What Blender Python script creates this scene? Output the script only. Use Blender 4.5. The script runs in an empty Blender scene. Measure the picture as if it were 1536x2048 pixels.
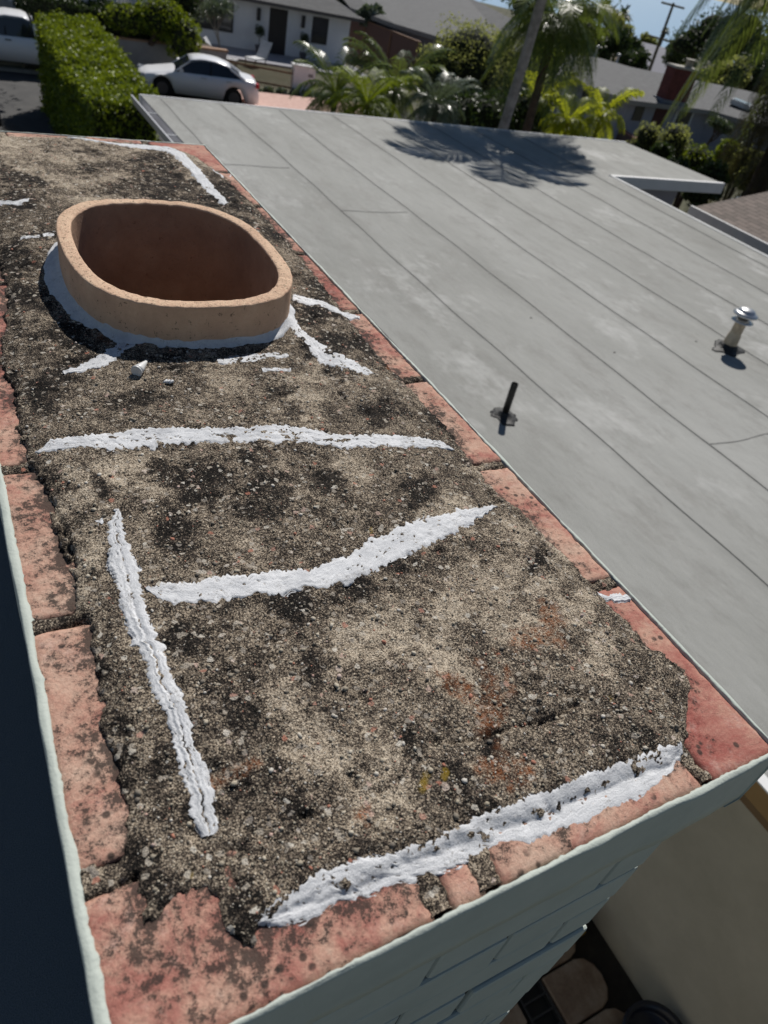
import bpy, math, random
import numpy as np
from mathutils import Vector, Matrix
R_ = math.radians
random.seed(7); rng = np.random.default_rng(7)
S = bpy.context.scene
C = S.collection

# ---------------------------------------------------------------- camera, sky, sun, exposure
FPX = 1449.0
RW = np.array([[0.87409586, -0.16345586, 0.45742607],
               [-0.44953587, -0.62900005, 0.63425266],
               [0.18404871, -0.76002705, -0.62328561]])
cd = bpy.data.cameras.new('camera'); cam = bpy.data.objects.new('camera', cd); C.objects.link(cam)
cd.sensor_fit = 'VERTICAL'; cd.sensor_height = 36; cd.sensor_width = 27; cd.lens = FPX / 2048 * 36
cd.clip_start = 0.02; cd.clip_end = 30000
cam.matrix_world = Matrix(((RW[0, 0], -RW[0, 1], -RW[0, 2], 0), (RW[1, 0], -RW[1, 1], -RW[1, 2], 0),
                           (RW[2, 0], -RW[2, 1], -RW[2, 2], 0), (0, 0, 0, 1)))
cd.dof.use_dof = True; cd.dof.focus_distance = 0.78; cd.dof.aperture_fstop = 9.0
S.camera = cam
SUN_EL, SUN_AZ = R_(47), R_(39)
w = bpy.data.worlds.new('World'); S.world = w; w.use_nodes = True
nt = w.node_tree; nt.nodes.clear()
sk = nt.nodes.new('ShaderNodeTexSky'); sk.sky_type = 'NISHITA'; sk.sun_disc = False
sk.sun_elevation = SUN_EL; sk.sun_rotation = SUN_AZ; sk.air_density = 1.0; sk.dust_density = 0.0; sk.ozone_density = 2.0
bg = nt.nodes.new('ShaderNodeBackground'); bg.inputs[1].default_value = 0.05
wo = nt.nodes.new('ShaderNodeOutputWorld')
nt.links.new(sk.outputs[0], bg.inputs[0]); nt.links.new(bg.outputs[0], wo.inputs[0])
ld = bpy.data.lights.new('sun', 'SUN'); ld.energy = 5.0; ld.angle = R_(0.53); ld.color = (1, .955, .89)
sun = bpy.data.objects.new('sun', ld); C.objects.link(sun)
sdir = Vector((math.cos(SUN_EL) * math.sin(SUN_AZ), math.cos(SUN_EL) * math.cos(SUN_AZ), math.sin(SUN_EL)))
sun.rotation_euler = sdir.to_track_quat('Z', 'Y').to_euler(); sun.location = (0, 0, 30)
S.view_settings.view_transform = 'Standard'; S.view_settings.look = 'None'
S.view_settings.exposure = -0.22; S.view_settings.gamma = 1
S.render.engine = 'CYCLES'
S.render.resolution_x = 768; S.render.resolution_y = 1024

# ---------------------------------------------------------------- survey helpers (sight lines of the photo -> world)
def ray(px, py):
    return RW @ np.array([px - 768.0, py - 1024.0, FPX])
def G(px, py, z):            # point of that sight line at height z
    d = ray(px, py); return Vector(d * z / d[2])
def P(px, py, Y):            # point of that sight line at depth Y
    d = ray(px, py); return Vector(d * Y / d[1])

# ---------------------------------------------------------------- object helpers
def tag(o, label=None, cat=None, group=None, kind=None):
    if label: o['label'] = label
    if cat: o['category'] = cat
    if group: o['group'] = group
    if kind: o['kind'] = kind
    return o
def empty(name, loc=(0, 0, 0), rz=0.0, label=None, cat=None, group=None):
    o = bpy.data.objects.new(name, None); C.objects.link(o)
    o.location = loc; o.rotation_euler = (0, 0, rz); o.empty_display_size = .2
    return tag(o, label, cat, group)
def link(name, me, mat, parent=None, smooth=False):
    if mat: me.materials.append(mat)
    if smooth: me.polygons.foreach_set('use_smooth', np.ones(len(me.polygons), bool))
    o = bpy.data.objects.new(name, me); C.objects.link(o)
    if parent: o.parent = parent
    return o
def npmesh(name, V, F, mat, parent=None, smooth=False):
    """V (n,3), F (m,k) arrays of equal-sized faces"""
    V = np.asarray(V, np.float32); F = np.asarray(F, np.int32)
    me = bpy.data.meshes.new(name); k = F.shape[1]
    me.vertices.add(len(V)); me.vertices.foreach_set('co', V.ravel())
    me.loops.add(F.size); me.loops.foreach_set('vertex_index', F.ravel())
    me.polygons.add(len(F)); me.polygons.foreach_set('loop_start', np.arange(len(F), dtype=np.int32) * k)
    me.polygons.foreach_set('loop_total', np.full(len(F), k, np.int32))
    me.update(calc_edges=True); me.validate()
    return link(name, me, mat, parent, smooth)
class MB:
    def __init__(s): s.v = []; s.f = []
    def add(s, vs, fs):
        b = len(s.v); s.v += [tuple(v) for v in vs]; s.f += [tuple(b + i for i in f) for f in fs]; return s
    def box(s, x0, x1, y0, y1, z0, z1):
        return s.add([(x0, y0, z0), (x1, y0, z0), (x1, y1, z0), (x0, y1, z0), (x0, y0, z1), (x1, y0, z1), (x1, y1, z1), (x0, y1, z1)],
                     [(0, 3, 2, 1), (4, 5, 6, 7), (0, 1, 5, 4), (1, 2, 6, 5), (2, 3, 7, 6), (3, 0, 4, 7)])
    def prism(s, poly, z0, z1):
        n = len(poly)
        zt = z1 if hasattr(z1, '__len__') else [z1] * n
        vs = [(p[0], p[1], z0) for p in poly] + [(p[0], p[1], zt[i]) for i, p in enumerate(poly)]
        return s.add(vs, [tuple(range(n - 1, -1, -1)), tuple(range(n, 2 * n))] + [(i, (i + 1) % n, n + (i + 1) % n, n + i) for i in range(n)])
    def slab(s, pts, t=.12):         # polygon of 3-D points, thickened downwards
        n = len(pts); vs = [tuple(p) for p in pts] + [(p[0], p[1], p[2] - t) for p in pts]
        return s.add(vs, [tuple(range(n)), tuple(range(2 * n - 1, n - 1, -1))] + [(i, n + i, n + (i + 1) % n, (i + 1) % n) for i in range(n)])
    def tube(s, pts, rad, n=10, caps=True):
        b = len(s.v); pts = [Vector(p) for p in pts]; m = len(pts)
        if not hasattr(rad, '__len__'): rad = [rad] * m
        for i, p in enumerate(pts):
            t = (pts[min(i + 1, m - 1)] - pts[max(i - 1, 0)]).normalized()
            a = t.orthogonal().normalized() if abs(t.z) < .9 else Vector((1, 0, 0)) - t * t.x
            a.normalize(); c = t.cross(a)
            for k in range(n):
                an = 2 * math.pi * k / n
                s.v.append(tuple(p + (a * math.cos(an) + c * math.sin(an)) * rad[i]))
        for i in range(m - 1):
            for k in range(n):
                s.f.append((b + i * n + k, b + i * n + (k + 1) % n, b + (i + 1) * n + (k + 1) % n, b + (i + 1) * n + k))
        if caps:
            s.f.append(tuple(b + k for k in range(n - 1, -1, -1))); s.f.append(tuple(b + (m - 1) * n + k for k in range(n)))
        return s
    def lathe(s, prof, n=24, o=(0, 0, 0)):
        b = len(s.v); m = len(prof)
        for r, z in prof:
            for k in range(n):
                an = 2 * math.pi * k / n; s.v.append((o[0] + r * math.cos(an), o[1] + r * math.sin(an), o[2] + z))
        for i in range(m - 1):
            for k in range(n):
                s.f.append((b + i * n + k, b + i * n + (k + 1) % n, b + (i + 1) * n + (k + 1) % n, b + (i + 1) * n + k))
        s.f.append(tuple(b + k for k in range(n - 1, -1, -1))); s.f.append(tuple(b + (m - 1) * n + k for k in range(n)))
        return s
    def build(s, name, mat, parent=None, smooth=False, bevel=0, seg=1):
        me = bpy.data.meshes.new(name); me.from_pydata(s.v, [], s.f); me.update()
        o = link(name, me, mat, parent, smooth)
        if bevel:
            m = o.modifiers.new('bevel', 'BEVEL'); m.width = bevel; m.segments = seg; m.limit_method = 'ANGLE'
        return o
def copy_tree(o, parent=None):
    c = o.copy(); C.objects.link(c); c.parent = parent
    for ch in list(o.children): copy_tree(ch, c)
    return c

# ---------------------------------------------------------------- numpy noise
def _h(ix, iy, s):
    n = (ix.astype(np.int64) * 374761393 + iy.astype(np.int64) * 668265263 + s * 1442695041) & 0x7fffffff
    n = ((n ^ (n >> 13)) * 1274126177) & 0x7fffffff
    return ((n ^ (n >> 16)) & 0xffff) / 65535.0
def vnoise(x, y, s=0):
    x = np.asarray(x, float); y = np.asarray(y, float)
    ix = np.floor(x); iy = np.floor(y); fx = x - ix; fy = y - iy
    fx = fx * fx * (3 - 2 * fx); fy = fy * fy * (3 - 2 * fy)
    a = _h(ix, iy, s); b = _h(ix + 1, iy, s); c = _h(ix, iy + 1, s); d = _h(ix + 1, iy + 1, s)
    return (a + (b - a) * fx + (c - a) * fy + (a - b - c + d) * fx * fy) * 2 - 1
def fbm(x, y, s=0, o=4):
    t = 0; a = 1.0; f = 1.0
    for i in range(o):
        t = t + a * vnoise(x * f, y * f, s + i * 17); a *= .5; f *= 2.03
    return t
def sst(a, b, x):
    t = np.clip((x - a) / (b - a), 0, 1); return t * t * (3 - 2 * t)

# ---------------------------------------------------------------- material helper
class M:
    def __init__(s, name, base=(.5, .5, .5), rough=.8, metal=0., spec=None):
        s.m = bpy.data.materials.new(name); s.m.use_nodes = True; s.t = s.m.node_tree; s.n = s.t.nodes
        s.b = s.n['Principled BSDF']; s.out = s.n['Material Output']
        s.b.inputs['Base Color'].default_value = (*base, 1); s.b.inputs['Roughness'].default_value = rough
        s.b.inputs['Metallic'].default_value = metal
        if spec is not None: s.b.inputs['Specular IOR Level'].default_value = spec
        s.co = s.n.new('ShaderNodeTexCoord').outputs['Object']
    def L(s, a, b): s.t.links.new(a, b)
    def map(s, sc=(1, 1, 1), rot=(0, 0, 0), co=None):
        m = s.n.new('ShaderNodeMapping'); m.inputs['Scale'].default_value = sc; m.inputs['Rotation'].default_value = rot
        s.L(co or s.co, m.inputs[0]); return m.outputs[0]
    def noise(s, scale, detail=4, rough=.55, co=None, dist=0, out='Fac'):
        n = s.n.new('ShaderNodeTexNoise'); n.inputs['Scale'].default_value = scale; n.inputs['Detail'].default_value = detail
        n.inputs['Roughness'].default_value = rough; n.inputs['Distortion'].default_value = dist
        s.L(co or s.co, n.inputs['Vector']); return n.outputs[out]
    def voro(s, scale, co=None, out='Color', feature='F1', rand=1.0):
        n = s.n.new('ShaderNodeTexVoronoi'); n.inputs['Scale'].default_value = scale; n.feature = feature
        n.inputs['Randomness'].default_value = rand
        s.L(co or s.co, n.inputs['Vector']); return n.outputs[out]
    def ramp(s, fac, stops, interp='LINEAR'):
        n = s.n.new('ShaderNodeValToRGB'); e = n.color_ramp; e.interpolation = interp
        while len(e.elements) < len(stops): e.elements.new(.5)
        for i, (p, c) in enumerate(stops):
            e.elements[i].position = p
            if not hasattr(c, '__len__'): c = (c, c, c)
            e.elements[i].color = (*c, 1)
        s.L(fac, n.inputs[0]); return n.outputs[0]
    def mix(s, fac, a, b, mode='MIX'):
        n = s.n.new('ShaderNodeMix'); n.data_type = 'RGBA'; n.blend_type = mode
        for v, i in ((fac, 0), (a, 6), (b, 7)):
            if hasattr(v, 'links'): s.L(v, n.inputs[i])
            elif i == 0: n.inputs[0].default_value = v
            else: n.inputs[i].default_value = (*v, 1)
        return n.outputs[2]
    def math(s, op, a, b=0.0, clamp=False):
        n = s.n.new('ShaderNodeMath'); n.operation = op; n.use_clamp = clamp
        for i, v in enumerate((a, b)):
            if hasattr(v, 'links'): s.L(v, n.inputs[i])
            else: n.inputs[i].default_value = v
        return n.outputs[0]
    def sep(s, co=None):
        n = s.n.new('ShaderNodeSeparateXYZ'); s.L(co or s.co, n.inputs[0]); return n.outputs
    def attr(s, name):
        n = s.n.new('ShaderNodeAttribute'); n.attribute_name = name; return n
    def island(s):
        return s.n.new('ShaderNodeNewGeometry').outputs['Random Per Island']
    def rnd(s):
        return s.n.new('ShaderNodeObjectInfo').outputs['Random']
    def color(s, c): s.L(c, s.b.inputs['Base Color']); return s
    def rough(s, c): s.L(c, s.b.inputs['Roughness']); return s
    def bump(s, h, dist=.002, strength=1.0):
        n = s.n.new('ShaderNodeBump'); n.inputs['Distance'].default_value = dist; n.inputs['Strength'].default_value = strength
        s.L(h, n.inputs['Height'])
        if s.b.inputs['Normal'].links: s.L(s.b.inputs['Normal'].links[0].from_socket, n.inputs['Normal'])
        s.L(n.outputs[0], s.b.inputs['Normal']); return s
    def translucent(s, col, fac=.35):
        t = s.n.new('ShaderNodeBsdfTranslucent')
        if hasattr(col, 'links'): s.L(col, t.inputs[0])
        else: t.inputs[0].default_value = (*col, 1)
        mx = s.n.new('ShaderNodeMixShader'); mx.inputs[0].default_value = fac
        s.L(s.b.outputs[0], mx.inputs[1]); s.L(t.outputs[0], mx.inputs[2]); s.L(mx.outputs[0], s.out.inputs[0]); return s
def plain(name, c, rough=.7, metal=0, var=.12, scale=3.0, bump=0, bscale=60, spec=None):
    m = M(name, c, rough, metal, spec)
    a = tuple(max(0, x * (1 - var)) for x in c); b = tuple(min(1, x * (1 + var)) for x in c)
    m.color(m.ramp(m.noise(scale, 6, .65), [(.3, a), (.7, b)]))
    if bump: m.bump(m.noise(bscale, 4), bump)
    return m.m
def leafmat(name, cols, trans=(.25, .4, .03), tf=.3, rough=.5, spec=.5):
    m = M(name, cols[0], rough, spec=spec)
    n = len(cols); c = m.ramp(m.island(), [((i + .5) / n, k) for i, k in enumerate(cols)])
    m.color(c); m.translucent(trans, tf); return m.m

# ================================================================ SETTING: ground
def terrain_z(x, y):
    x = np.asarray(x, float); y = np.asarray(y, float)
    d = np.hypot(x, y)
    z = -4.95 - 1.95 * sst(4.5, 13, y)
    z = np.where(y < 4.5, -4.95, z)
    z = z - 9.0 * sst(52, 110, d) + 5.2 * sst(120, 200, d) - 38 * sst(205, 330, d)
    return z
gm = M('soil_and_lawn', (.06, .06, .03), .95)
gm.color(gm.ramp(gm.noise(.35, 8, .7), [(.3, (.03, .035, .015)), (.5, (.07, .07, .035)), (.7, (.13, .11, .07))]))
gm.bump(gm.noise(6, 5), .05)
def grid_sheet(name, xs, ys, zf, mat, parent=None, smooth=True):
    X, Y = np.meshgrid(xs, ys); Z = zf(X, Y)
    V = np.stack([X.ravel(), Y.ravel(), Z.ravel()], 1); nx, ny = len(xs), len(ys)
    i = np.arange((nx - 1) * (ny - 1)); r = i // (nx - 1); c = i % (nx - 1); a = r * nx + c
    return npmesh(name, V, np.stack([a, a + 1, a + 1 + nx, a + nx], 1), mat, parent, smooth)
xs = np.concatenate([np.linspace(-300, -20, 20), np.linspace(-15, 60, 76), np.linspace(64, 400, 60)])
ys = np.concatenate([np.linspace(-60, 0, 10), np.linspace(1, 60, 60), np.linspace(64, 400, 60)])
tag(grid_sheet('ground', xs, ys, lambda x, y: terrain_z(x, y) - .03, gm.m), kind='structure')
sm = M('sea_water', (.17, .33, .52), .28); sm.bump(sm.noise(.05, 5), 1.0, .4)
tag(npmesh('sea', [(-9000, -200, -52), (26000, -200, -52), (26000, 26000, -52), (-9000, 26000, -52)], [(0, 1, 2, 3)], sm.m), kind='structure')
am = M('asphalt', (.05, .05, .052), .9)
am.color(am.ramp(am.noise(1.2, 7, .7), [(.3, (.04, .04, .042)), (.7, (.085, .083, .082))])); am.bump(am.noise(90, 3), .004)
tag(grid_sheet('street', np.linspace(-30, 26, 57), np.linspace(15.5, 33.2, 19), lambda x, y: terrain_z(x, y) + .08, am.m), kind='structure')
def road_z(x, y): return terrain_z(x, y) + .05
# far road climbing the hill: runs along the sight direction
az = R_(45.6); t_ = np.linspace(95, 203, 60); u_ = np.linspace(-3.6, 3.6, 5)
T, U = np.meshgrid(t_, u_, indexing='ij')
XX = T * math.sin(az) + U * math.cos(az) + (T - 150) * .02; YY = T * math.cos(az) - U * math.sin(az)
V = np.stack([XX.ravel(), YY.ravel(), (terrain_z(XX, YY) + .12).ravel()], 1)
F = [(i * 5 + j, i * 5 + j + 1, (i + 1) * 5 + j + 1, (i + 1) * 5 + j) for i in range(59) for j in range(4)]
tag(npmesh('hill_road', V, F, plain('old_asphalt', (.16, .16, .19), .9), None), kind='structure')
U2 = U * .35 - 5.2
XX = T * math.sin(az) + U2 * math.cos(az) + (T - 150) * .02; YY = T * math.cos(az) - U2 * math.sin(az)
V = np.stack([XX.ravel(), YY.ravel(), (terrain_z(XX, YY) + .1).ravel()], 1)
tag(npmesh('dirt_shoulder', V, F, plain('dirt', (.32, .22, .14), .95), None), kind='structure')
pk = M('pink_paving', (.55, .33, .28), .85)
pk.color(pk.ramp(pk.noise(4, 6, .7), [(.35, (.5, .30, .25)), (.65, (.62, .42, .36))]))
tag(grid_sheet('pink_driveway', np.linspace(11.2, 17.5, 9), np.linspace(26, 34.0, 9), lambda x, y: terrain_z(x, y) + .13, pk.m), kind='structure')
tag(MB().box(-20, 11.2, 33.2, 33.4, -7.0, -6.70).build('kerb', plain('kerb_concrete', (.35, .33, .3), .9), bevel=.02), kind='structure')
tag(grid_sheet('garden_path', np.linspace(29.5, 31, 4), np.linspace(24, 36, 12), lambda x, y: terrain_z(x, y) + .05, plain('path_concrete', (.5, .46, .4), .9)), kind='structure')

# ================================================================ CHIMNEY
ZT = -.470                     # level of the brick rim
XL, XR, YN, YF = 0.0, .535, .111, 1.762
def top(px, py, z=-.466):
    v = G(px, py, z); return (v.x, v.y)
chim = empty('brick_chimney', (.2675, .93, -4.95), 0, 'sage painted brick chimney with a bare brick rim, cracked mortar crown and white sealant streaks', 'chimney')
CO = Vector(chim.location)
def cpart(o):
    o.parent = chim; o.location = -CO if o.location.length == 0 else o.location - CO; return o

# mortar outline (read from the photo)
mpx = [(0, 700), (40, 850), (62, 935), (95, 1010), (118, 1080), (140, 1150), (150, 1215), (178, 1262), (185, 1330), (200, 1410), (203, 1450), (222, 1490), (235, 1560), (252, 1610), (250, 1680),
       (262, 1735), (275, 1790), (285, 1850), (330, 1822), (385, 1770), (425, 1772), (455, 1830), (500, 1900), (520, 1850), (540, 1832), (620, 1800), (730, 1760), (880, 1700), (1000, 1655), (1200, 1578), (1345, 1522),
       (1370, 1505), (1372, 1440), (1384, 1372), (1372, 1332), (1330, 1305), (1290, 1282), (1245, 1225), (1190, 1178), (1130, 1105), (1060, 1035), (1000, 985), (960, 938), (905, 862), (840, 795), (770, 722),
       (700, 640), (640, 560), (585, 490), (530, 430), (470, 372), (425, 335), (392, 312), (350, 296), (250, 285), (140, 276), (0, 272)]
MP = np.array([top(*p) for p in mpx] + [(.052, 1.70), (.045, 1.3), (.05, 1.0)])
joints = [((-.005, .631), (.06, .631), .005), ((-.005, .424), (.09, .428), .006), ((-.005, .214), (.10, .216), .007), ((-.005, .84), (.09, .84), .005), ((-.005, 1.05), (.09, 1.05), .005),
          ((-.005, 1.26), (.09, 1.26), .005), ((-.005, 1.47), (.09, 1.47), .005), ((.202, .105), (.196, .21), .007), ((.241, .105), (.236, .21), .007), ((.449, .105), (.449, .21), .006),
          ((.44, .319), (.54, .319), .005), ((.44, .523), (.54, .523), .005), ((.44, .72), (.54, .72), .005), ((.44, .925), (.54, .925), .005), ((.44, 1.15), (.54, 1.15), .005),
          ((.44, 1.376), (.54, 1.376), .005), ((.44, 1.573), (.54, 1.573), .005), ((.27, 1.66), (.27, 1.77), .006), ((.12, 1.66), (.12, 1.77), .005), ((.40, 1.66), (.40, 1.77), .006)]
def seg_d(x, y, a, b):
    ax, ay = a; bx, by = b; dx, dy = bx - ax, by - ay
    t = np.clip(((x - ax) * dx + (y - ay) * dy) / (dx * dx + dy * dy + 1e-12), 0, 1)
    return np.hypot(x - ax - t * dx, y - ay - t * dy)
def sdf(x, y, poly):
    d = np.full(x.shape, 1e9); ins = np.zeros(x.shape, bool); n = len(poly)
    for i in range(n):
        a, b = poly[i], poly[(i + 1) % n]
        d = np.minimum(d, seg_d(x, y, a, b))
        c = ((a[1] > y) != (b[1] > y)) & (x < (b[0] - a[0]) * (y - a[1]) / (b[1] - a[1] + 1e-15) + a[0])
        ins ^= c
    return np.where(ins, d, -d)
st = .002
gx = np.arange(XL + .004, XR - .003, st); gy = np.arange(YN + .004, YF - .003, st)
GX, GY = np.meshgrid(gx, gy)
rag = fbm(GX * 120, GY * 120, 3, 3) * .0028 + fbm(GX * 25, GY * 25, 5, 2) * .0022
SD = sdf(GX, GY, MP) + rag
rise = .0095 * (1 - np.exp(-np.clip(SD, 0, 1) / .016)) + .0016
FC = (.265, 1.0)
dome = .010 * np.exp(-(((GX - .27) / .2) ** 2 + ((GY - 1.0) / .45) ** 2)) + .004 * fbm(GX * 8, GY * 8, 9, 3) * sst(0, .04, SD)
HG = np.where(SD > 0, ZT + rise * sst(-.001, .003, SD) + dome * sst(0, .05, SD) * 1.0, ZT - .006)
HJ = np.full(HG.shape, -1.0)
for a, b, wd in joints:
    dj = wd + .003 + rag * 1.2 - seg_d(GX, GY, a, b)
    HJ = np.where(dj > 0, np.maximum(HJ, ZT - .003 + .0035 * sst(0, .004, dj)), HJ)
thinc = np.exp(-(((GX - .075) / .07) ** 2 + ((GY - .205) / .05) ** 2))
HG = np.where(SD > 0, ZT + (HG - ZT) * (1 - .82 * thinc), HG)
H0 = np.maximum(HG, HJ)
base_smooth = H0.copy()
rough_ = fbm(GX * 260, GY * 260, 21, 3) * .00075 + fbm(GX * 90, GY * 90, 23, 3) * .0009
fh = np.abs((GX - .266) / .128) ** 2.7 + np.abs((GY - 1.0) / .168) ** 2.7
pit = np.clip(vnoise(GX * 55, GY * 55, 31) - .62, 0, 1) * .012
crack = []                      # dark grooves in the mortar along the left side
for pts in ([(60, 930), (90, 985), (120, 1040), (150, 1130)], [(455, 1730), (462, 1752), (470, 1765)], [(600, 1636), (625, 1634)], [(870, 1490), (960, 1480), (1040, 1455), (1110, 1440), (1170, 1400)], [(205, 1480), (215, 1560), (245, 1625)]):
    q = [top(*p) for p in pts]; crack += [(q[i], q[i + 1]) for i in range(len(q) - 1)]
cr = np.full(GX.shape, 1.0)
for a, b in crack: cr = np.minimum(cr, seg_d(GX, GY, a, b) + rag * .5)
deep = np.where(GY < .62, 1.0, 1.0)
H1 = H0 + (rough_ - pit) * sst(-.002, .006, np.maximum(SD, (HJ > -.9) * .004)) - .005 * sst(.004, .0, cr)
_b = np.maximum(H0, ZT - .001)
for _ in range(3):
    _b = (_b + np.roll(_b, 1, 0) + np.roll(_b, -1, 0) + np.roll(_b, 1, 1) + np.roll(_b, -1, 1)) / 5
base_smooth = _b
def sampleH(x, y, A=None):
    A = base_smooth if A is None else A
    fx = np.clip((np.asarray(x) - gx[0]) / st, 0, len(gx) - 1.001); fy = np.clip((np.asarray(y) - gy[0]) / st, 0, len(gy) - 1.001)
    ix = fx.astype(int); iy = fy.astype(int); u = fx - ix; v = fy - iy
    return A[iy, ix] * (1 - u) * (1 - v) + A[iy, ix + 1] * u * (1 - v) + A[iy + 1, ix] * (1 - u) * v + A[iy + 1, ix + 1] * u * v

# stains with a shape of their own
WX = GX + .018 * fbm(GX * 16, GY * 16, 301, 4); WY = GY + .018 * fbm(GX * 16, GY * 16, 311, 4)
def blobs(lst, seed):
    a = np.zeros(GX.shape)
    for px, py, r in lst:
        c = top(px, py); e = top(px + r, py); f_ = top(px, py + r)
        ex = (e[0] - c[0], e[1] - c[1]); fy_ = (f_[0] - c[0], f_[1] - c[1])
        det = ex[0] * fy_[1] - ex[1] * fy_[0]
        u = ((WX - c[0]) * fy_[1] - (WY - c[1]) * fy_[0]) / det; v = (-(WX - c[0]) * ex[1] + (WY - c[1]) * ex[0]) / det
        a = np.maximum(a, np.exp(-(u * u + v * v) * .8))
    n = fbm(GX * 30, GY * 30, seed, 5) * .75 + fbm(GX * 150, GY * 150, seed + 3, 3) * .6
    return np.clip(sst(.28, .9, a + n * .5 * sst(.05, .4, a)), 0, 1)
tanm = blobs([(800, 1270, 70), (900, 1230, 75), (640, 1480, 95), (1100, 1110, 45), (1050, 1260, 55), (850, 1330, 50), (110, 1000, 45), (165, 1110, 45), (195, 1170, 30), (300, 940, 35), (200, 312, 110), (40, 300, 90),
              (880, 1020, 40), (1200, 1290, 50), (690, 960, 45), (1150, 1210, 40), (700, 1600, 50), (960, 1190, 75), (600, 820, 60), (520, 880, 30), (1010, 1060, 40), (420, 1180, 30), (720, 1290, 60), (560, 1400, 60), (760, 1480, 40), (1090, 1180, 40),
              (240, 960, 40), (330, 1000, 25), (500, 1140, 25), (940, 915, 25), (780, 1560, 30), (660, 760, 35), (460, 780, 40), (380, 320, 35)], 41)
rust = blobs([(930, 1360, 38), (965, 1405, 30), (215, 692, 16), (250, 697, 8), (1100, 1235, 22), (860, 1360, 20), (980, 1500, 35), (1040, 1520, 30), (1085, 1290, 35), (1010, 1350, 30), (700, 1620, 18), (800, 740, 15), (450, 1545, 18), (1000, 1560, 12)], 51)
yell = blobs([(1238, 1400, 11), (832, 1558, 12), (878, 1562, 8), (380, 1765, 8), (760, 1054, 6), (178, 1272, 7), (975, 1730, 7)], 61)
dark = blobs([(95, 980, 28), (120, 1090, 32), (150, 1230, 30), (210, 1340, 25), (215, 1440, 28), (235, 1560, 35), (270, 1690, 45), (340, 1790, 45), (480, 1720, 45), (500, 1850, 30), (150, 700, 40), (350, 730, 35), (620, 640, 40), (120, 760, 40), (200, 340, 40), (30, 380, 50), (480, 380, 40), (560, 820, 30), (180, 1000, 20), (130, 1170, 25), (190, 1290, 25), (225, 1500, 28), (420, 1600, 40), (560, 1640, 45), (300, 1720, 40), (640, 1330, 35), (450, 1260, 35), (760, 1130, 35), (820, 980, 40), (620, 980, 40), (760, 830, 35), (250, 820, 40), (1130, 1090, 26), (1175, 1145, 30), (750, 690, 40), (810, 740, 35),
              (880, 830, 28), (400, 960, 75), (520, 1010, 70), (350, 1080, 45), (580, 1230, 45), (700, 1190, 45), (900, 1560, 50), (800, 1500, 55), (940, 1580, 45), (300, 370, 90), (460, 420, 60), (60, 620, 55), (50, 520, 50), (560, 460, 35), (640, 580, 35),
              (660, 720, 45), (80, 800, 40), (500, 920, 30), (380, 1330, 35), (340, 1500, 40), (500, 1560, 40), (1050, 1120, 18), (1240, 1500, 40), (1100, 1580, 35), (970, 1460, 25), (20, 760, 30), (1280, 1480, 25), (820, 1130, 25), (430, 1450, 30)], 71)
nx, ny = len(gx), len(gy)
V = np.stack([GX.ravel(), GY.ravel(), H1.ravel()], 1)
i = np.arange((nx - 1) * (ny - 1)); a = (i // (nx - 1)) * nx + i % (nx - 1)
a = a[fh.ravel()[a] > 1.0]      # open throat of the flue
mm = M('weathered_mortar', (.3, .27, .2), .95, spec=.15)
at = mm.attr('stain'); sp = mm.n.new('ShaderNodeSeparateColor'); mm.L(at.outputs['Color'], sp.inputs[0])
big = mm.noise(9, 6, .7); mid = mm.noise(45, 5, .75); fine = mm.noise(620, 3, .8)
cell = mm.voro(980, out='Color'); cellv = mm.n.new('ShaderNodeSeparateColor'); mm.L(cell, cellv.inputs[0])
cell2 = mm.voro(1300, out='Color'); cv2 = mm.n.new('ShaderNodeSeparateColor'); mm.L(cell2, cv2.inputs[0])
cell3 = mm.voro(260, out='Color'); cv3 = mm.n.new('ShaderNodeSeparateColor'); mm.L(cell3, cv3.inputs[0])
# bias: how much pale sand shows between the dark crust
bias = mm.math('ADD', mm.math('MULTIPLY', sp.outputs[0], .18), mm.math('MULTIPLY', mm.math('SUBTRACT', big, .5), .35))
bias = mm.math('SUBTRACT', bias, mm.math('MULTIPLY', at.outputs['Alpha'], .22))
val = mm.math('ADD', mm.math('ADD', mm.math('MULTIPLY', cellv.outputs[0], .38), mm.math('MULTIPLY', cv2.outputs[1], .30)), mm.math('ADD', mm.math('ADD', mm.math('MULTIPLY', mm.math('SUBTRACT', mid, .5), .85), .158), bias))
val = mm.math('ADD', val, mm.math('MULTIPLY', mm.math('ADD', fine, -.46), .75))
col = mm.ramp(val, [(.30, (.011, .010, .009)), (.45, (.045, .036, .031)), (.57, (.15, .119, .092)), (.69, (.37, .30, .22)), (.90, (.68, .585, .46))])
grain = mm.ramp(cv3.outputs[2], [(.0, (.28, .25, .22)), (.5, (.52, .46, .38)), (.8, (.72, .68, .6)), (.97, (.45, .2, .14))])
col = mm.mix(mm.ramp(cv3.outputs[0], [(.93, 0), (.94, .8)], 'CONSTANT'), col, grain)
col = mm.mix(mm.math('MULTIPLY', sp.outputs[1], mm.ramp(mm.noise(160, 4, .7), [(.42, .1), (.66, .75)])), col, (.29, .09, .025))
col = mm.mix(mm.math('MULTIPLY', sp.outputs[2], .7), col, (.28, .19, .02))
mm.color(col)
h = mm.math('ADD', mm.math('MULTIPLY', cellv.outputs[1], .5), mm.math('MULTIPLY', mm.voro(620, out='Distance'), -1.0))
mm.bump(h, .0011, .9); mm.bump(mm.noise(700, 3, .8), .0012, .8)
crown = npmesh('mortar_crown', V, np.stack([a, a + 1, a + 1 + nx, a + nx], 1), mm.m, None, True); cpart(crown)
ca = crown.data.color_attributes.new('stain', 'FLOAT_COLOR', 'POINT')
ca.data.foreach_set('color', np.stack([tanm.ravel(), rust.ravel(), yell.ravel(), dark.ravel()], 1).astype(np.float32).ravel())

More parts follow.
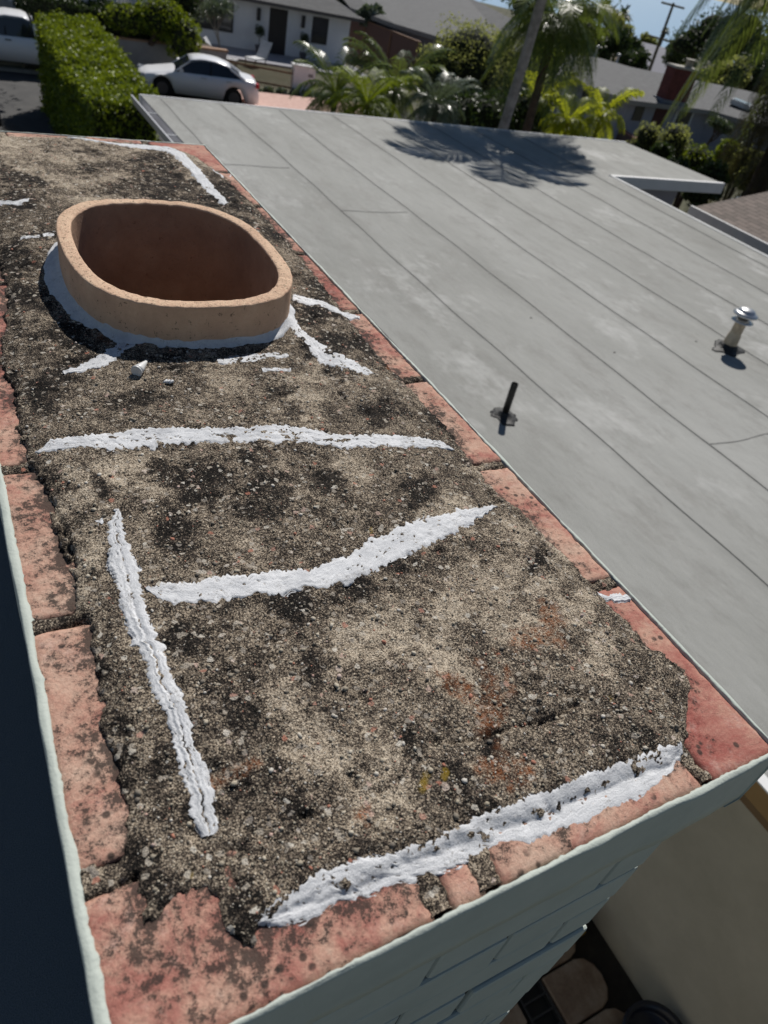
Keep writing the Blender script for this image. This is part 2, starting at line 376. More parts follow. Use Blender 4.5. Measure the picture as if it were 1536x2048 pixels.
# embedded aggregate
ico_v = np.array([(0, 0, 1), (.89, 0, .45), (.28, .85, .45), (-.72, .53, .45), (-.72, -.53, .45), (.28, -.85, .45), (.72, .53, -.45), (-.28, .85, -.45), (-.89, 0, -.45), (-.28, -.85, -.45), (.72, -.53, -.45), (0, 0, -1)])
ico_f = np.array([(0, 1, 2), (0, 2, 3), (0, 3, 4), (0, 4, 5), (0, 5, 1), (1, 6, 2), (2, 7, 3), (3, 8, 4), (4, 9, 5), (5, 10, 1), (6, 7, 2), (7, 8, 3), (8, 9, 4), (9, 10, 5), (10, 6, 1), (11, 7, 6), (11, 8, 7), (11, 9, 8), (11, 10, 9), (11, 6, 10)])
COVER = [np.array([top(*p, -.462) for p in q]) for q in (
    [(505, 1834), (601, 1752), (726, 1716), (890, 1657), (1100, 1568), (1264, 1504), (1364, 1478), (1372, 1502), (1348, 1556), (1272, 1596), (1108, 1660), (984, 1704), (812, 1765), (617, 1834), (535, 1852)],
    [(68, 897), (200, 872), (400, 868), (575, 862), (800, 877), (910, 898), (800, 908), (580, 902), (400, 903), (200, 910)],
    [(290, 1180), (420, 1160), (620, 1142), (745, 1070), (850, 1036), (992, 1012), (945, 1052), (775, 1142), (645, 1190), (430, 1214), (330, 1215)],
    [(228, 1026), (242, 1026), (254, 1074), (297, 1230), (363, 1387), (417, 1531), (448, 1641), (432, 1667), (401, 1667), (354, 1542), (285, 1328), (213, 1121)])]
def pebbles(n, rmin, rmax, ylo, yhi, seed):
    r = np.random.default_rng(seed); x = r.uniform(XL + .01, XR - .01, n); y = YN + .01 + (yhi - YN - .01) * r.random(n) ** 1.5
    keep = (sampleH(x, y, SD) > .004) & (np.abs((x - .266) / .15) ** 2.7 + np.abs((y - 1.0) / .19) ** 2.7 > 1)
    for cv in COVER: keep &= sdf(x, y, cv) < .0005
    x, y = x[keep], y[keep]; n = len(x)
    rad = rmin + (rmax - rmin) * r.random(n) ** 3.5; z = sampleH(x, y, H1)
    A = ico_v[None] * (1 + .16 * r.standard_normal((n, 12, 1)).clip(-1, 1)) * (rad[:, None] * np.stack([r.uniform(.8, 1.35, n), r.uniform(.7, 1.1, n), r.uniform(.5, .8, n)], 1))[:, None, :]
    an = r.uniform(0, 6.28, n); c, s_ = np.cos(an)[:, None], np.sin(an)[:, None]
    X_ = A[..., 0] * c - A[..., 1] * s_ + x[:, None]; Y_ = A[..., 0] * s_ + A[..., 1] * c + y[:, None]; Z_ = A[..., 2] + (z + rad * .12)[:, None]
    return np.stack([X_, Y_, Z_], 2).reshape(-1, 3), (ico_f[None] + 12 * np.arange(n)[:, None, None]).reshape(-1, 3)
V1, F1 = pebbles(6500, .0007, .0024, YN, 1.3, 3); V2, F2 = pebbles(16000, .00045, .001, YN, .8, 4)
pm = M('aggregate', (.4, .35, .28), .85)
pm.color(pm.ramp(pm.island(), [(.0, (.14, .12, .10)), (.3, (.22, .19, .15)), (.55, (.38, .33, .25)), (.78, (.52, .46, .36)), (.93, (.6, .57, .52)), (.975, (.42, .18, .12))]))
pm.bump(pm.noise(900, 3), .0005)
peb = npmesh('embedded_gravel', np.concatenate([V1, V2]), np.concatenate([F1, F2 + len(V1)]), pm.m, None, True); cpart(peb); tag(peb, kind='stuff')

# rim bricks
bm_ = M('old_red_brick', (.5, .25, .19), .9, spec=.2)
ob = bm_.rnd(); mp = bm_.n.new('ShaderNodeVectorMath'); mp.operation = 'ADD'; bm_.L(bm_.co, mp.inputs[0])
cx = bm_.n.new('ShaderNodeCombineXYZ'); bm_.L(bm_.math('MULTIPLY', ob, 9.0), cx.inputs[0]); bm_.L(cx.outputs[0], mp.inputs[1]); bco = mp.outputs[0]
f1 = bm_.noise(15, 7, .78, bco, .3)
oi = bm_.n.new('ShaderNodeObjectInfo'); tint = bm_.n.new('ShaderNodeSeparateColor'); bm_.L(oi.outputs['Color'], tint.inputs[0])
f1 = bm_.math('ADD', f1, bm_.math('MULTIPLY', bm_.math('SUBTRACT', tint.outputs[0], .32), .28))
bcol = bm_.ramp(f1, [(.33, (.33, .105, .088)), (.45, (.44, .20, .158)), (.55, (.55, .325, .245)), (.7, (.61, .43, .33))])
bcol = bm_.mix(bm_.ramp(bm_.noise(38, 5, .8, bco), [(.56, 0), (.72, .55)]), bcol, (.60, .44, .38))
bcol = bm_.mix(bm_.ramp(bm_.noise(300, 3, .7, bco), [(.4, .0), (.75, .35)]), bcol, (.30, .12, .09))
sepb = bm_.sep()
lich = bm_.math('ADD', bm_.noise(120, 5, .85, bco), bm_.math('MULTIPLY', bm_.noise(22, 3, .6, bco), .45))
lich = bm_.math('ADD', lich, bm_.math('MULTIPLY', bm_.math('SUBTRACT', tint.outputs[1], .5), .2))
lich = bm_.math('ADD', lich, bm_.math('MULTIPLY', bm_.attr('near').outputs['Fac'], .17))
l2 = bm_.voro(95, bco, 'Distance'); l2c = bm_.noise(20, 3, .6, bco); l2m = bm_.math('MULTIPLY', bm_.ramp(l2, [(.2, 1), (.3, 0)]), bm_.ramp(l2c, [(.53, 0), (.6, .85)]))
bcol = bm_.mix(l2m, bcol, (.05, .04, .035))
bcol = bm_.mix(bm_.ramp(lich, [(.83, 0), (.88, .88)]), bcol, (.035, .03, .027))
bm_.color(bcol); bm_.bump(bm_.noise(330, 4, .8), .0014, .8); bm_.bump(bm_.noise(70, 4, .7), .002, .5); bm_.bump(bm_.ramp(lich, [(.79, 0), (.83, 1)]), .0008, .6)
def rim_brick(x0, x1, y0, y1, dz=0.0, tint=(.5, .5)):
    nx_, ny_ = max(3, int((x1 - x0) / .004)), max(3, int((y1 - y0) / .004))
    X, Y = np.meshgrid(np.linspace(x0, x1, nx_), np.linspace(y0, y1, ny_))
    e = np.minimum(np.minimum(X - x0, x1 - X), np.minimum(Y - y0, y1 - Y))
    Z = ZT + dz + .0006 * fbm(X * 60, Y * 60, int(x0 * 997 + y0 * 771) % 97, 3) - .0018 * (1 - sst(0, .0022, e + .001 * fbm(X * 150, Y * 150, 5, 2)))
    X2 = X + .0012 * fbm(X * 40, Y * 40, 8, 2) * (e < .001); Y2 = Y + .0012 * fbm(X * 40, Y * 40, 18, 2) * (e < .001)
    n = nx_ * ny_; V = np.concatenate([np.stack([X2.ravel(), Y2.ravel(), Z.ravel()], 1)])
    ii = np.arange((nx_ - 1) * (ny_ - 1)); q = (ii // (nx_ - 1)) * nx_ + ii % (nx_ - 1)
    F = list(map(tuple, np.stack([q, q + 1, q + 1 + nx_, q + nx_], 1)))
    ring = [k for k in range(nx_)] + [k * nx_ + nx_ - 1 for k in range(1, ny_)] + [(ny_ - 1) * nx_ + k for k in range(nx_ - 2, -1, -1)] + [k * nx_ for k in range(ny_ - 2, 0, -1)]
    low = [(V[k][0], V[k][1], ZT - .072) for k in ring]
    me = bpy.data.meshes.new('rim_brick'); b = n
    F += [(ring[k], b + k, b + (k + 1) % len(ring), ring[(k + 1) % len(ring)]) for k in range(len(ring))] + [tuple(range(b + len(ring) - 1, b - 1, -1))]
    me.from_pydata([tuple(v) for v in V] + low, [], [tuple(int(t) for t in f) for f in F]); me.update()
    c = Vector(((x0 + x1) / 2, (y0 + y1) / 2, ZT - .036)); me.transform(Matrix.Translation(-c))
    na = me.attributes.new('near', 'FLOAT', 'POINT'); nv = np.zeros(len(me.vertices), np.float32); nv[:n] = np.exp(-np.clip(-sampleH(V[:, 0], V[:, 1], SD), 0, 1) / .014); na.data.foreach_set('value', nv)
    o = link('rim_brick', me, bm_.m, None, True); o.location = c; o.color = (tint[0], tint[1], 0, 1); cpart(o)
TINT = [(.36, .62), (.72, .5), (.66, .42), (.1, .12), (.66, .55), (.6, .6), (.42, .5), (.15, .45), (.3, .5), (.4, .5), (.4, .5), (.3, .4), (.45, .35), (.62, .5), (.3, .6), (.2, .5), (.3, .5), (.6, .4), (.15, .2), (.5, .5), (.5, .5)]
kk = 0
for x0, x1, y0, y1 in [(0, .196, YN, .206), (.208, .236, YN, .203), (.246, .443, YN, .204), (.455, XR, YN, .314),
                       (0, .095, .222, .419), (0, .095, .430, .626), (0, .095, .636, .835), (0, .095, .845, 1.045), (0, .095, 1.055, 1.255), (0, .095, 1.265, 1.465), (0, .095, 1.475, 1.66), (.0, .115, 1.668, YF),
                       (.44, XR, .324, .518), (.44, XR, .528, .715), (.44, XR, .725, .92), (.44, XR, .93, 1.145), (.44, XR, 1.155, 1.371), (.44, XR, 1.381, 1.568), (.408, XR, 1.578, YF),
                       (.126, .264, 1.668, YF), (.276, .394, 1.668, YF)]:
    rim_brick(x0 + .0015, x1 - .0015, y0 + .0015, y1 - .0015, random.uniform(-.0012, .0008), TINT[kk]); kk += 1

# painted shell: corbelled top course and body, brick by brick
pt = M('sage_paint', (.50, .56, .49), .6, spec=.25)
pt.color(pt.ramp(pt.noise(14, 5, .7), [(.3, (.44, .485, .44)), (.7, (.51, .555, .505))]))
pt.bump(pt.noise(75, 5, .7), .002, .5); pt.bump(pt.noise(400, 3), .0006, .5)
body = MB()
def course(b, x0, x1, y0, y1, z1, z0, off, L=.205, g=.0066):
    for side in range(4):
        if side == 0: a0, a1 = x0, x1
        elif side == 2: a0, a1 = x0, x1
        else: a0, a1 = y0 + .095, y1 - .095
        t = a0 - off
        while t < a1:
            s0, s1 = max(t, a0), min(t + L - g, a1); t += L
            if s1 - s0 < .02: continue
            j = random.uniform(-.0022, .0022); zz0, zz1 = z0 + g * .7, z1 - g * .5
            if side == 0: b.box(s0, s1, y0 + j, y0 + .095, zz0, zz1)
            elif side == 2: b.box(s0, s1, y1 - .095, y1 + j, zz0, zz1)
            elif side == 1: b.box(x1 - .095, x1 + j, s0, s1, zz0, zz1)
            else: b.box(x0 - j, x0 + .095, s0, s1, zz0, zz1)
# top course: painted face skin just outside the rim bricks
tc = MB()
pitch = .0765; z = ZT - .078; k = 0
while z > -4.9:
    course(body, XL + .014, XR - .015, YN + .015, YF - .015, z, z - pitch, (0.07, .17)[k % 2]); z -= pitch; k += 1
cpart(body.build('painted_brickwork', pt.m, bevel=.0035, seg=2))
cm = M('dark_joint_paint', (.16, .18, .17), .8); cm.color(cm.ramp(cm.noise(45, 5, .75), [(.42, (.015, .017, .018)), (.6, (.12, .13, .125))]))  # mottled dark grey core showing between the bricks
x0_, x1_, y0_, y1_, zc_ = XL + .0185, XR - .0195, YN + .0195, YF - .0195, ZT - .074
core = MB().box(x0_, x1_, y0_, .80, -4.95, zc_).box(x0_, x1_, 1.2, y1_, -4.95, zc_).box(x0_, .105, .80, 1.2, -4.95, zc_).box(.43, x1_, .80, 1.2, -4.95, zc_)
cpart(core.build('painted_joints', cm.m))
# top course face: wavy painted sheet all round
def face_skin(p0, p1, nrm, name, lip, lipvar, seed, zlow=ZT - .0755):
    p0 = np.array(p0, float); p1 = np.array(p1, float); L = np.hypot(*(p1 - p0)); n = int(L / .003) + 1
    s = np.linspace(0, 1, n); nr = np.array(nrm, float)
    base = p0[None] + (p1 - p0)[None] * s[:, None]; sl = s * L
    wob = .0011 * fbm(sl * 18, sl * 0, seed, 3); jag = np.abs(fbm(sl * 170, sl * 0, seed + 2, 3))
    lipw = lip * (1 + .22 * fbm(sl * 30, sl * 0, seed + 5, 3)) + lipvar * .7 * jag
    dip = .0
    rows = []
    prof = [(.0035, zlow), (.0035, ZT - .06), (.0034, ZT - .04), (.0034, ZT - .02), (.0034, ZT - .004), (.0033, ZT - .0012), (.0027, ZT - .0002), (.0018, ZT + .0004)]
    for o, zz in prof:
        rows.append(np.concatenate([base + nr * (o + wob[:, None]), (zz + .0005 * vnoise(sl * 60, sl * 0 + zz * 400, seed))[:, None]], 1))
    for q in (.35, .8, 1.0):
        zz = ZT + (.0006, .0005, -.0012)[(.35, .8, 1.0).index(q)] + .00035 * fbm(sl * 90, sl * 0 + q * 7, seed + 9, 2)
        rows.append(np.concatenate([base - nr * (lipw * q - .0012)[:, None], zz[:, None]], 1))
    # little folded back edge underneath closes the sheet
    rows.append(np.concatenate([base - nr * (lipw + .001)[:, None], np.full((n, 1), ZT - .010)], 1))
    rows.insert(0, np.concatenate([base - nr * .018, np.full((n, 1), zlow - .001)], 1))
    V = np.concatenate(rows); m = len(rows)
    F = [(r * n + c, r * n + c + 1, (r + 1) * n + c + 1, (r + 1) * n + c) for r in range(m - 1) for c in range(n - 1)]
    o = npmesh(name, V, F, pt.m, None, True); cpart(o)
e = .0035
face_skin((XL - e, YN), (XR + e, YN), (0, -1), 'painted_edge', .0026, .0015, 3)
face_skin((XR, YN - e), (XR, YF + e), (1, 0), 'painted_edge', .0022, .0012, 13)
face_skin((XR + e, YF), (XL - e, YF), (0, 1), 'painted_edge', .003, .002, 23)
face_skin((XL, YF + e), (XL, YN - e), (-1, 0), 'painted_edge', .0052, .0018, 33)

# white sealant
wm = M('white_sealant', (.74, .76, .80), .7, spec=.25)
fv = wm.attr('flow').outputs['Vector']
streak = wm.noise(1.0, 5, .7, wm.map((60, 620, 1), co=fv)); sm2 = wm.noise(30, 6, .8); sm3 = wm.noise(520, 3, .85)
wc = wm.mix(wm.ramp(sm2, [(.42, 0), (.64, .7)]), (.80, .81, .83), (.50, .515, .54))
wc = wm.mix(wm.ramp(streak, [(.40, .6), (.60, 0)]), wc, (.50, .51, .53))
thin_ = wm.math('ADD', wm.math('MULTIPLY', sm3, .6), wm.math('MULTIPLY', wm.noise(48, 4, .7), .5))
wc = wm.mix(wm.ramp(thin_, [(.62, 0), (.68, .6)]), wc, (.20, .185, .165))
wm.color(wc); wm.bump(sm3, .0011, .7); wm.bump(streak, .0006, .7); wm.bump(wm.noise(140, 4, .7), .0010, .4)
def strip(pairs, seed, thick=.0028, thin=0.0, jag=1.0, name='sealant_streak', groove=False, z=-.462):
    A = np.array([top(p[0], p[1], z) for p in pairs]); B = np.array([top(p[2], p[3], z) for p in pairs])
    mid = (A + B) / 2; L = np.concatenate([[0], np.cumsum(np.hypot(*(mid[1:] - mid[:-1]).T))]); n = max(8, int(L[-1] / .0016))
    s = np.linspace(0, L[-1], n); A = np.stack([np.interp(s, L, A[:, k]) for k in (0, 1)], 1); B = np.stack([np.interp(s, L, B[:, k]) for k in (0, 1)], 1)
    wv = B - A; wl = np.hypot(wv[:, 0], wv[:, 1])[:, None] + 1e-9; wd = wv / wl
    j1 = (.0024 * fbm(s * 120, s * 0, seed, 4) + .0022 * vnoise(s * 620, s * 0, seed + 1))[:, None]; j2 = (.0024 * fbm(s * 120, s * 0, seed + 5, 4) + .0022 * vnoise(s * 480, s * 0, seed + 6))[:, None]
    A = A + wd * j1 * jag; B = B + wd * j2 * jag
    m = 29; rows = []; fl_ = []
    for q in range(m):
        f = q / (m - 1); p = A * (1 - f) + B * f
        e_ = sst(0, .20, np.array(min(f, 1 - f))); hh = sampleH(p[:, 0], p[:, 1]); hr = sampleH(p[:, 0], p[:, 1], H1); hh = hh + .30 * np.clip(hr - hh, -.0015, .002)
        rid = .00035 * fbm(s * 25 + 0 * s, s * 0 + f * 7, seed + 8, 3) + .00016 * fbm(s * 60, s * 0 + f * 26, seed + 12, 2)
        if groove: rid = rid - .0010 * math.exp(-((f - .52) / .04) ** 2) + .0005 * math.exp(-((f - .42) / .05) ** 2)
        hole = np.clip(fbm(s * 260, s * 0 + f * 30, seed + 30, 3) - .80 + thin * .6 + .75 * (1 - e_), 0, 1) * .007
        zz = np.maximum(hh, ZT) + thick * .26 * e_ + rid * e_ - .0008 * (1 - e_) - hole
        rows.append(np.stack([p[:, 0], p[:, 1], zz], 1)); fl_.append(np.stack([s, f * wl[:, 0], s * 0 + seed, s * 0 + 1], 1))
    V = np.concatenate(rows); F = [(r * n + c, r * n + c + 1, (r + 1) * n + c + 1, (r + 1) * n + c) for r in range(m - 1) for c in range(n - 1)]
    o = npmesh(name, V, F, wm.m, None, True)
    fa = o.data.color_attributes.new('flow', 'FLOAT_COLOR', 'POINT'); fa.data.foreach_set('color', np.concatenate(fl_).astype(np.float32).ravel())
    return cpart(o)
strip([(68, 897, 70, 903), (100, 882, 105, 906), (150, 877, 160, 909), (200, 872, 230, 912), (280, 863, 300, 906), (400, 868, 400, 903), (520, 862, 520, 899), (575, 862, 580, 902), (650, 877, 680, 910), (800, 877, 800, 908), (880, 884, 870, 905), (910, 898, 908, 901)], 101, thin=.05)
strip([(290, 1180, 296, 1192), (322, 1172, 330, 1215), (420, 1160, 430, 1214), (540, 1150, 540, 1202), (620, 1142, 645, 1190), (690, 1112, 715, 1172), (745, 1070, 775, 1142), (850, 1036, 895, 1082), (930, 1017, 945, 1052), (975, 1012, 978, 1028), (992, 1012, 993, 1014)], 111, thick=.0035, thin=-.05)
strip([(228, 1026, 242, 1026), (207, 1074, 254, 1074), (213, 1121, 273, 1121), (226, 1176, 289, 1184), (238, 1230, 297, 1230), (260, 1279, 316, 1273), (285, 1328, 336, 1320), (297, 1387, 363, 1387), (324, 1437, 375, 1426), (344, 1500, 402, 1496), (354, 1542, 417, 1531), (370, 1599, 438, 1599), (385, 1646, 448, 1641), (401, 1667, 432, 1661)], 121, thick=.0036, thin=-.08, jag=.7, groove=True)
strip([(505, 1834, 515, 1842), (535, 1812, 545, 1852), (601, 1752, 617, 1834), (656, 1728, 718, 1795), (726, 1716, 812, 1765), (797, 1692, 925, 1727), (890, 1657, 984, 1704), (980, 1612, 1056, 1688), (1100, 1568, 1114, 1670), (1165, 1541, 1176, 1646), (1264, 1504, 1278, 1604), (1322, 1488, 1348, 1556), (1364, 1478, 1372, 1502)], 131, thick=.0022, thin=-.12, jag=.62, z=-.464)
strip([(585, 594, 584, 610), (610, 600, 610, 618), (650, 604, 648, 622), (700, 615, 698, 630), (722, 622, 721, 628)], 141)
strip([(565, 655, 590, 645), (590, 680, 605, 668), (615, 708, 630, 684), (636, 740, 662, 706), (688, 751, 697, 722), (729, 762, 735, 742), (750, 754, 752, 758)], 151)
strip([(262, 688, 298, 690), (229, 704, 252, 720), (188, 725, 214, 746), (146, 743, 167, 756), (125, 753, 130, 757)], 161)
strip([(432, 729, 438, 745), (460, 726, 470, 740), (490, 719, 495, 738), (542, 717, 542, 728), (578, 716, 575, 726)], 171, thick=.0018, thin=.2)
strip([(521, 747, 524, 755), (550, 746, 552, 757), (581, 745, 581, 754)], 181, thick=.0016, thin=.25)
strip([(135, 281, 136, 284), (208, 286, 208, 292), (292, 289, 287, 299), (339, 292, 333, 306), (370, 306, 352, 318), (401, 339, 381, 349), (424, 370, 402, 377), (443, 396, 425, 402), (458, 413, 446, 420)], 191, thick=.004, thin=-.2)
strip([(-8, 403, -8, 412), (30, 410, 30, 418), (60, 404, 58, 414)], 201)
strip([(42, 481, 42, 486), (80, 480, 80, 488), (112, 474, 112, 486)], 211, thick=.0018, thin=.1)
strip([(1188, 1168, 1198, 1182), (1210, 1176, 1215, 1192), (1235, 1178, 1240, 1196), (1266, 1180, 1268, 1192)], 221, thick=.003, thin=-.2)
strip([(424, 333, 428, 345), (445, 341, 446, 350), (463, 340, 463, 348)], 231, thick=.003, thin=-.2)
strip([(190, 1046, 196, 1056), (205, 1042, 208, 1052)], 241, thick=.0016)

# clay flue
FCX, FCY, FA, FB, FZ = .266, 1.000, .146, .186, -.400
def sup(t, a, b, n=2.7):
    c, s = np.cos(t), np.sin(t); return a * np.sign(c) * np.abs(c) ** (2 / n), b * np.sign(s) * np.abs(s) ** (2 / n)
tt = np.linspace(0, 2 * np.pi, 161)[:-1]; N = 160
def ring(a, b, z, jit=0, seed=0):
    x, y = sup(tt, a, b); k = 1 + jit * fbm(np.cos(tt) * 9 + 20, np.sin(tt) * 9 + 20, seed, 3)
    return np.stack([FCX + x * k, FCY + y * k, np.full(N, z) + jit * .25 * fbm(np.cos(tt) * 30, np.sin(tt) * 30, seed + 4, 2)], 1)
def rings(name, rs, mat):
    V = np.concatenate(rs); m = len(rs)
    F = [(r * N + c, r * N + (c + 1) % N, (r + 1) * N + (c + 1) % N, (r + 1) * N + c) for r in range(m - 1) for c in range(N)]
    return npmesh(name, V, F, mat, None, True)
T_ = .0185
fm = M('fired_clay', (.55, .35, .21), .85, spec=.2)
fcol = fm.ramp(fm.noise(16, 6, .7), [(.3, (.56, .36, .25)), (.55, (.70, .48, .335)), (.75, (.78, .59, .43))])
fcol = fm.mix(fm.ramp(fm.noise(160, 4, .8, fm.map((1, 1, .6))), [(.62, 0), (.69, .85)]), fcol, (.10, .06, .04))
geo = fm.n.new('ShaderNodeNewGeometry'); nz = fm.sep(geo.outputs['Normal'])[2]
fcol = fm.mix(fm.math('MULTIPLY', fm.ramp(nz, [(.75, 0), (.95, 1)]), fm.ramp(fm.noise(240, 4, .85), [(.50, 0), (.6, .75)])), fcol, (.78, .6, .42))
fcol = fm.mix(fm.math('MULTIPLY', fm.ramp(nz, [(.8, 0), (.95, 1)]), fm.ramp(fm.noise(210, 4, .85), [(.57, 0), (.62, .9)])), fcol, (.10, .06, .04))
fcol = fm.mix(fm.ramp(fm.noise(75, 5, .85, fm.map((1, 1, 2.2))), [(.62, 0), (.66, .9)]), fcol, (.13, .075, .05))
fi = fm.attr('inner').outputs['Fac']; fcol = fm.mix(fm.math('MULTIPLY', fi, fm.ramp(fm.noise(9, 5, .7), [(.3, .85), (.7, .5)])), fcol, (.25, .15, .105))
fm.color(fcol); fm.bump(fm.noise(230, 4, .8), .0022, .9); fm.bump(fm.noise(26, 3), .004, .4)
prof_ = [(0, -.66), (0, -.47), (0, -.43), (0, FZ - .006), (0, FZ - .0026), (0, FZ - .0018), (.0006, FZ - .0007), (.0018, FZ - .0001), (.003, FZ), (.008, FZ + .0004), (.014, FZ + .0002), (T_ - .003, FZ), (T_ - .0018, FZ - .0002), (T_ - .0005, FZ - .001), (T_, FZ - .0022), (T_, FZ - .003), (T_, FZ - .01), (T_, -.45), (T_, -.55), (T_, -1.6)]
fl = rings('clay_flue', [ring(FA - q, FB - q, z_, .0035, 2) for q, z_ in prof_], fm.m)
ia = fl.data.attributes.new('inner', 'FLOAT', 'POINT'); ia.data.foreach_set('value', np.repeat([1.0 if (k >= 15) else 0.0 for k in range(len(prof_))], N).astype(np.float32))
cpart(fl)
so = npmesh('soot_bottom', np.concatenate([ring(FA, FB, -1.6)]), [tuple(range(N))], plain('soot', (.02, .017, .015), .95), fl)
# sealant collar
w1 = .012 + .010 * (np.clip(np.sin(tt + 2.2 + 3.14), -.3, 1)) + .006 * fbm(np.cos(tt) * 5 + 9, np.sin(tt) * 5 + 9, 77, 3)
rs = []
for q in np.linspace(0, 1, 9):
    x, y = sup(tt, FA, FB); rr = np.hypot(x, y); off = -.001 + w1 * q
    px_, py_ = FCX + x * (1 + off / rr), FCY + y * (1 + off / rr)
    hh = sampleH(px_, py_); zt = hh + .0075 * (1 - q) ** 2.2 + .0022 * (1 - q ** 4) - .0022 * (q > .99) + .0010 * fbm(np.cos(tt) * 40 + q * 5, np.sin(tt) * 40, 88, 3)
    rs.append(np.stack([px_, py_, zt], 1))
cl = rings('sealant_collar', rs, wm.m); cl.parent = fl

# loose things lying on the crown
p = top(283, 762); nz_ = empty('nozzle_tip', (p[0], p[1], float(sampleH(p[0], p[1])) + .005), R_(50), 'small white plastic caulk nozzle tip lying on the mortar in front of the flue', 'nozzle tip')
mb = MB(); mb.tube([(-.010, 0, 0), (-.004, 0, 0), (.008, 0, .001), (.0125, 0, .0015)], [.0062, .0058, .0028, .0016], 16)
mb.build('tip_cone', plain('white_plastic', (.75, .75, .74), .35, var=.04), nz_, True)
mb = MB(); mb.tube([(-.0118, 0, 0), (-.0096, 0, 0)], .0068, 16); mb.build('tip_collar', plain('white_plastic_edge', (.7, .7, .7), .4, var=.04), nz_, False, .0004)
mb = MB(); p = top(333, 787); zc = float(sampleH(p[0], p[1]))
for q in range(3): mb.tube([(p[0] + q * .003 - .004, p[1] - q * .0015, zc + .0012), (p[0] + q * .003 + .001, p[1] + .001 - q * .001, zc + .0028), (p[0] + q * .004, p[1] + .002, zc + .001)], [.0008, .002, .0006], 7)
tag(mb.build('sealant_crumb', wm.m, None, True), 'tiny white crumb of dried sealant beside the nozzle tip', 'sealant crumb')

# ================================================================ OWN ROOF (dark strip left of the chimney)
rf = M('gravel_cap_sheet', (.17, .18, .18), .95)
rf.color(rf.ramp(rf.noise(500, 3, .8), [(.3, (.12, .13, .135)), (.7, (.22, .23, .24))])); rf.bump(rf.noise(500, 2), .002)
hs = empty('own_house', (-3, -1, -4.95), 0, 'house whose grey cap sheet roof lies in shade left of the chimney', 'house')
MB().box(-3.2, 2.998, -5, 3.6, 3.70, 3.85).build('roof_sheet', rf.m, hs)
MB().box(-3.0, 2.985, -4.9, 3.4, .0, 3.70).build('wall', plain('stucco_shade', (.5, .47, .4), .9), hs)

# ================================================================ FLAT ROOFED WING (grey membrane roof)
ZR = -2.4
wing = empty('flat_roof_house', (6, 4, -4.95), 0, 'low house with a broad grey rolled membrane flat roof beyond the chimney', 'house')
WO = Vector(wing.location)
def wpart(o, par=None): o.parent = par or wing; o.location = o.location - (WO if par is None else Vector((0, 0, 0))); return o
rm = M('grey_membrane', (.30, .305, .29), .8, spec=.3)
c0 = rm.noise(.55, 7, .62, rm.map((1.3, .45, 1))); c1 = rm.noise(5, 6, .7, rm.map((1, .35, 1))); c2 = rm.noise(170, 3, .7)
mcol = rm.ramp(c0, [(.3, (.225, .228, .212)), (.5, (.30, .304, .288)), (.72, (.39, .394, .38))])
mcol = rm.mix(rm.ramp(c1, [(.35, .0), (.75, .5)]), mcol, (.38, .38, .365))
mcol = rm.mix(rm.ramp(c2, [(.3, .35), (.7, 0)]), mcol, (.19, .19, .18))
mcol = rm.mix(rm.ramp(rm.noise(3.5, 7, .8, rm.map((1, .45, 1))), [(.50, 0), (.66, .55)]), mcol, (.205, .20, .186))
mcol = rm.mix(rm.ramp(rm.noise(700, 2, .6), [(.62, 0), (.7, .35)]), mcol, (.55, .55, .53))
mcol = rm.mix(rm.ramp(rm.noise(1.1, 5, .75, rm.map((1, .7, 1), co=None)), [(.54, 0), (.68, .75)]), mcol, (.46, .46, .45))
# darker band along each lap
sx = rm.sep()[0]; wob = rm.math('MULTIPLY', rm.math('SUBTRACT', rm.noise(1.2, 3, .6), .5), .05)
ph = rm.math('FRACT', rm.math('DIVIDE', rm.math('ADD', rm.math('ADD', sx, 6 - 2.72), wob), .855))
mcol = rm.mix(rm.ramp(ph, [(.0, .26), (.06, .0), (.90, 0), (1.0, .2)]), mcol, (.16, .16, .15))
rm.color(mcol); rm.bump(rm.noise(2.2, 4, .6, rm.map((1.5, .6, 1))), .05, .45); rm.bump(rm.noise(260, 3), .0025, .7)
poly = [(2.536, -3.5), (9.12, -3.5), (9.05, 8.88), (11.72, 8.88), (11.48, 11.08), (2.50, 11.12)]
rb = MB().prism(poly, ZR - .10, ZR)
wpart(rb.build('roof_membrane', rm.m, None))
lm = plain('lap_bitumen', (.19, .19, .182), .8, var=.3, scale=8)
def lap(pts, wd=.014, hgt=.005):
    n = len(pts); L_ = []; R2 = []
    for i in range(n):
        a = Vector(pts[max(i - 1, 0)]); b = Vector(pts[min(i + 1, n - 1)]); t = (b - a).normalized(); nn = Vector((-t.y, t.x)); p = Vector(pts[i])
        k = wd * (.5 + .35 * random.random()); L_.append(p + nn * k * .5); R2.append(p - nn * k * .5)
    m = MB(); z0, z1 = ZR - .002, ZR + hgt
    for i in range(n - 1):
        q = [L_[i], L_[i + 1], R2[i + 1], R2[i]]
        m.add([(v.x, v.y, z1) for v in q] + [(v.x, v.y, z0) for v in q], [(0, 3, 2, 1), (0, 1, 5, 4), (3, 7, 6, 2)])
    wpart(m.build('lap_seam', lm))
for k in range(8):
    x = 2.72 + .855 * k
    if x > 9: continue
    ph_ = random.uniform(0, 9); lap([(x + .018 * math.sin(y * .9 + ph_) + .006 * math.sin(y * 5.1 + ph_), y) for y in np.arange(-3.4, 11.0, .12)], .010 if k < 5 else .009)
for (x0, x1, y) in [(3.58, 4.43, 6.95), (4.43, 5.29, 2.5), (2.72, 3.58, 8.3), (3.58, 4.43, -.2)]:
    lap([(x, y + .012 * math.sin(x * 9)) for x in np.arange(x0, x1 + .01, .1)], .009, .004)
wh = plain('white_trim', (.70, .70, .70), .5, var=.08)
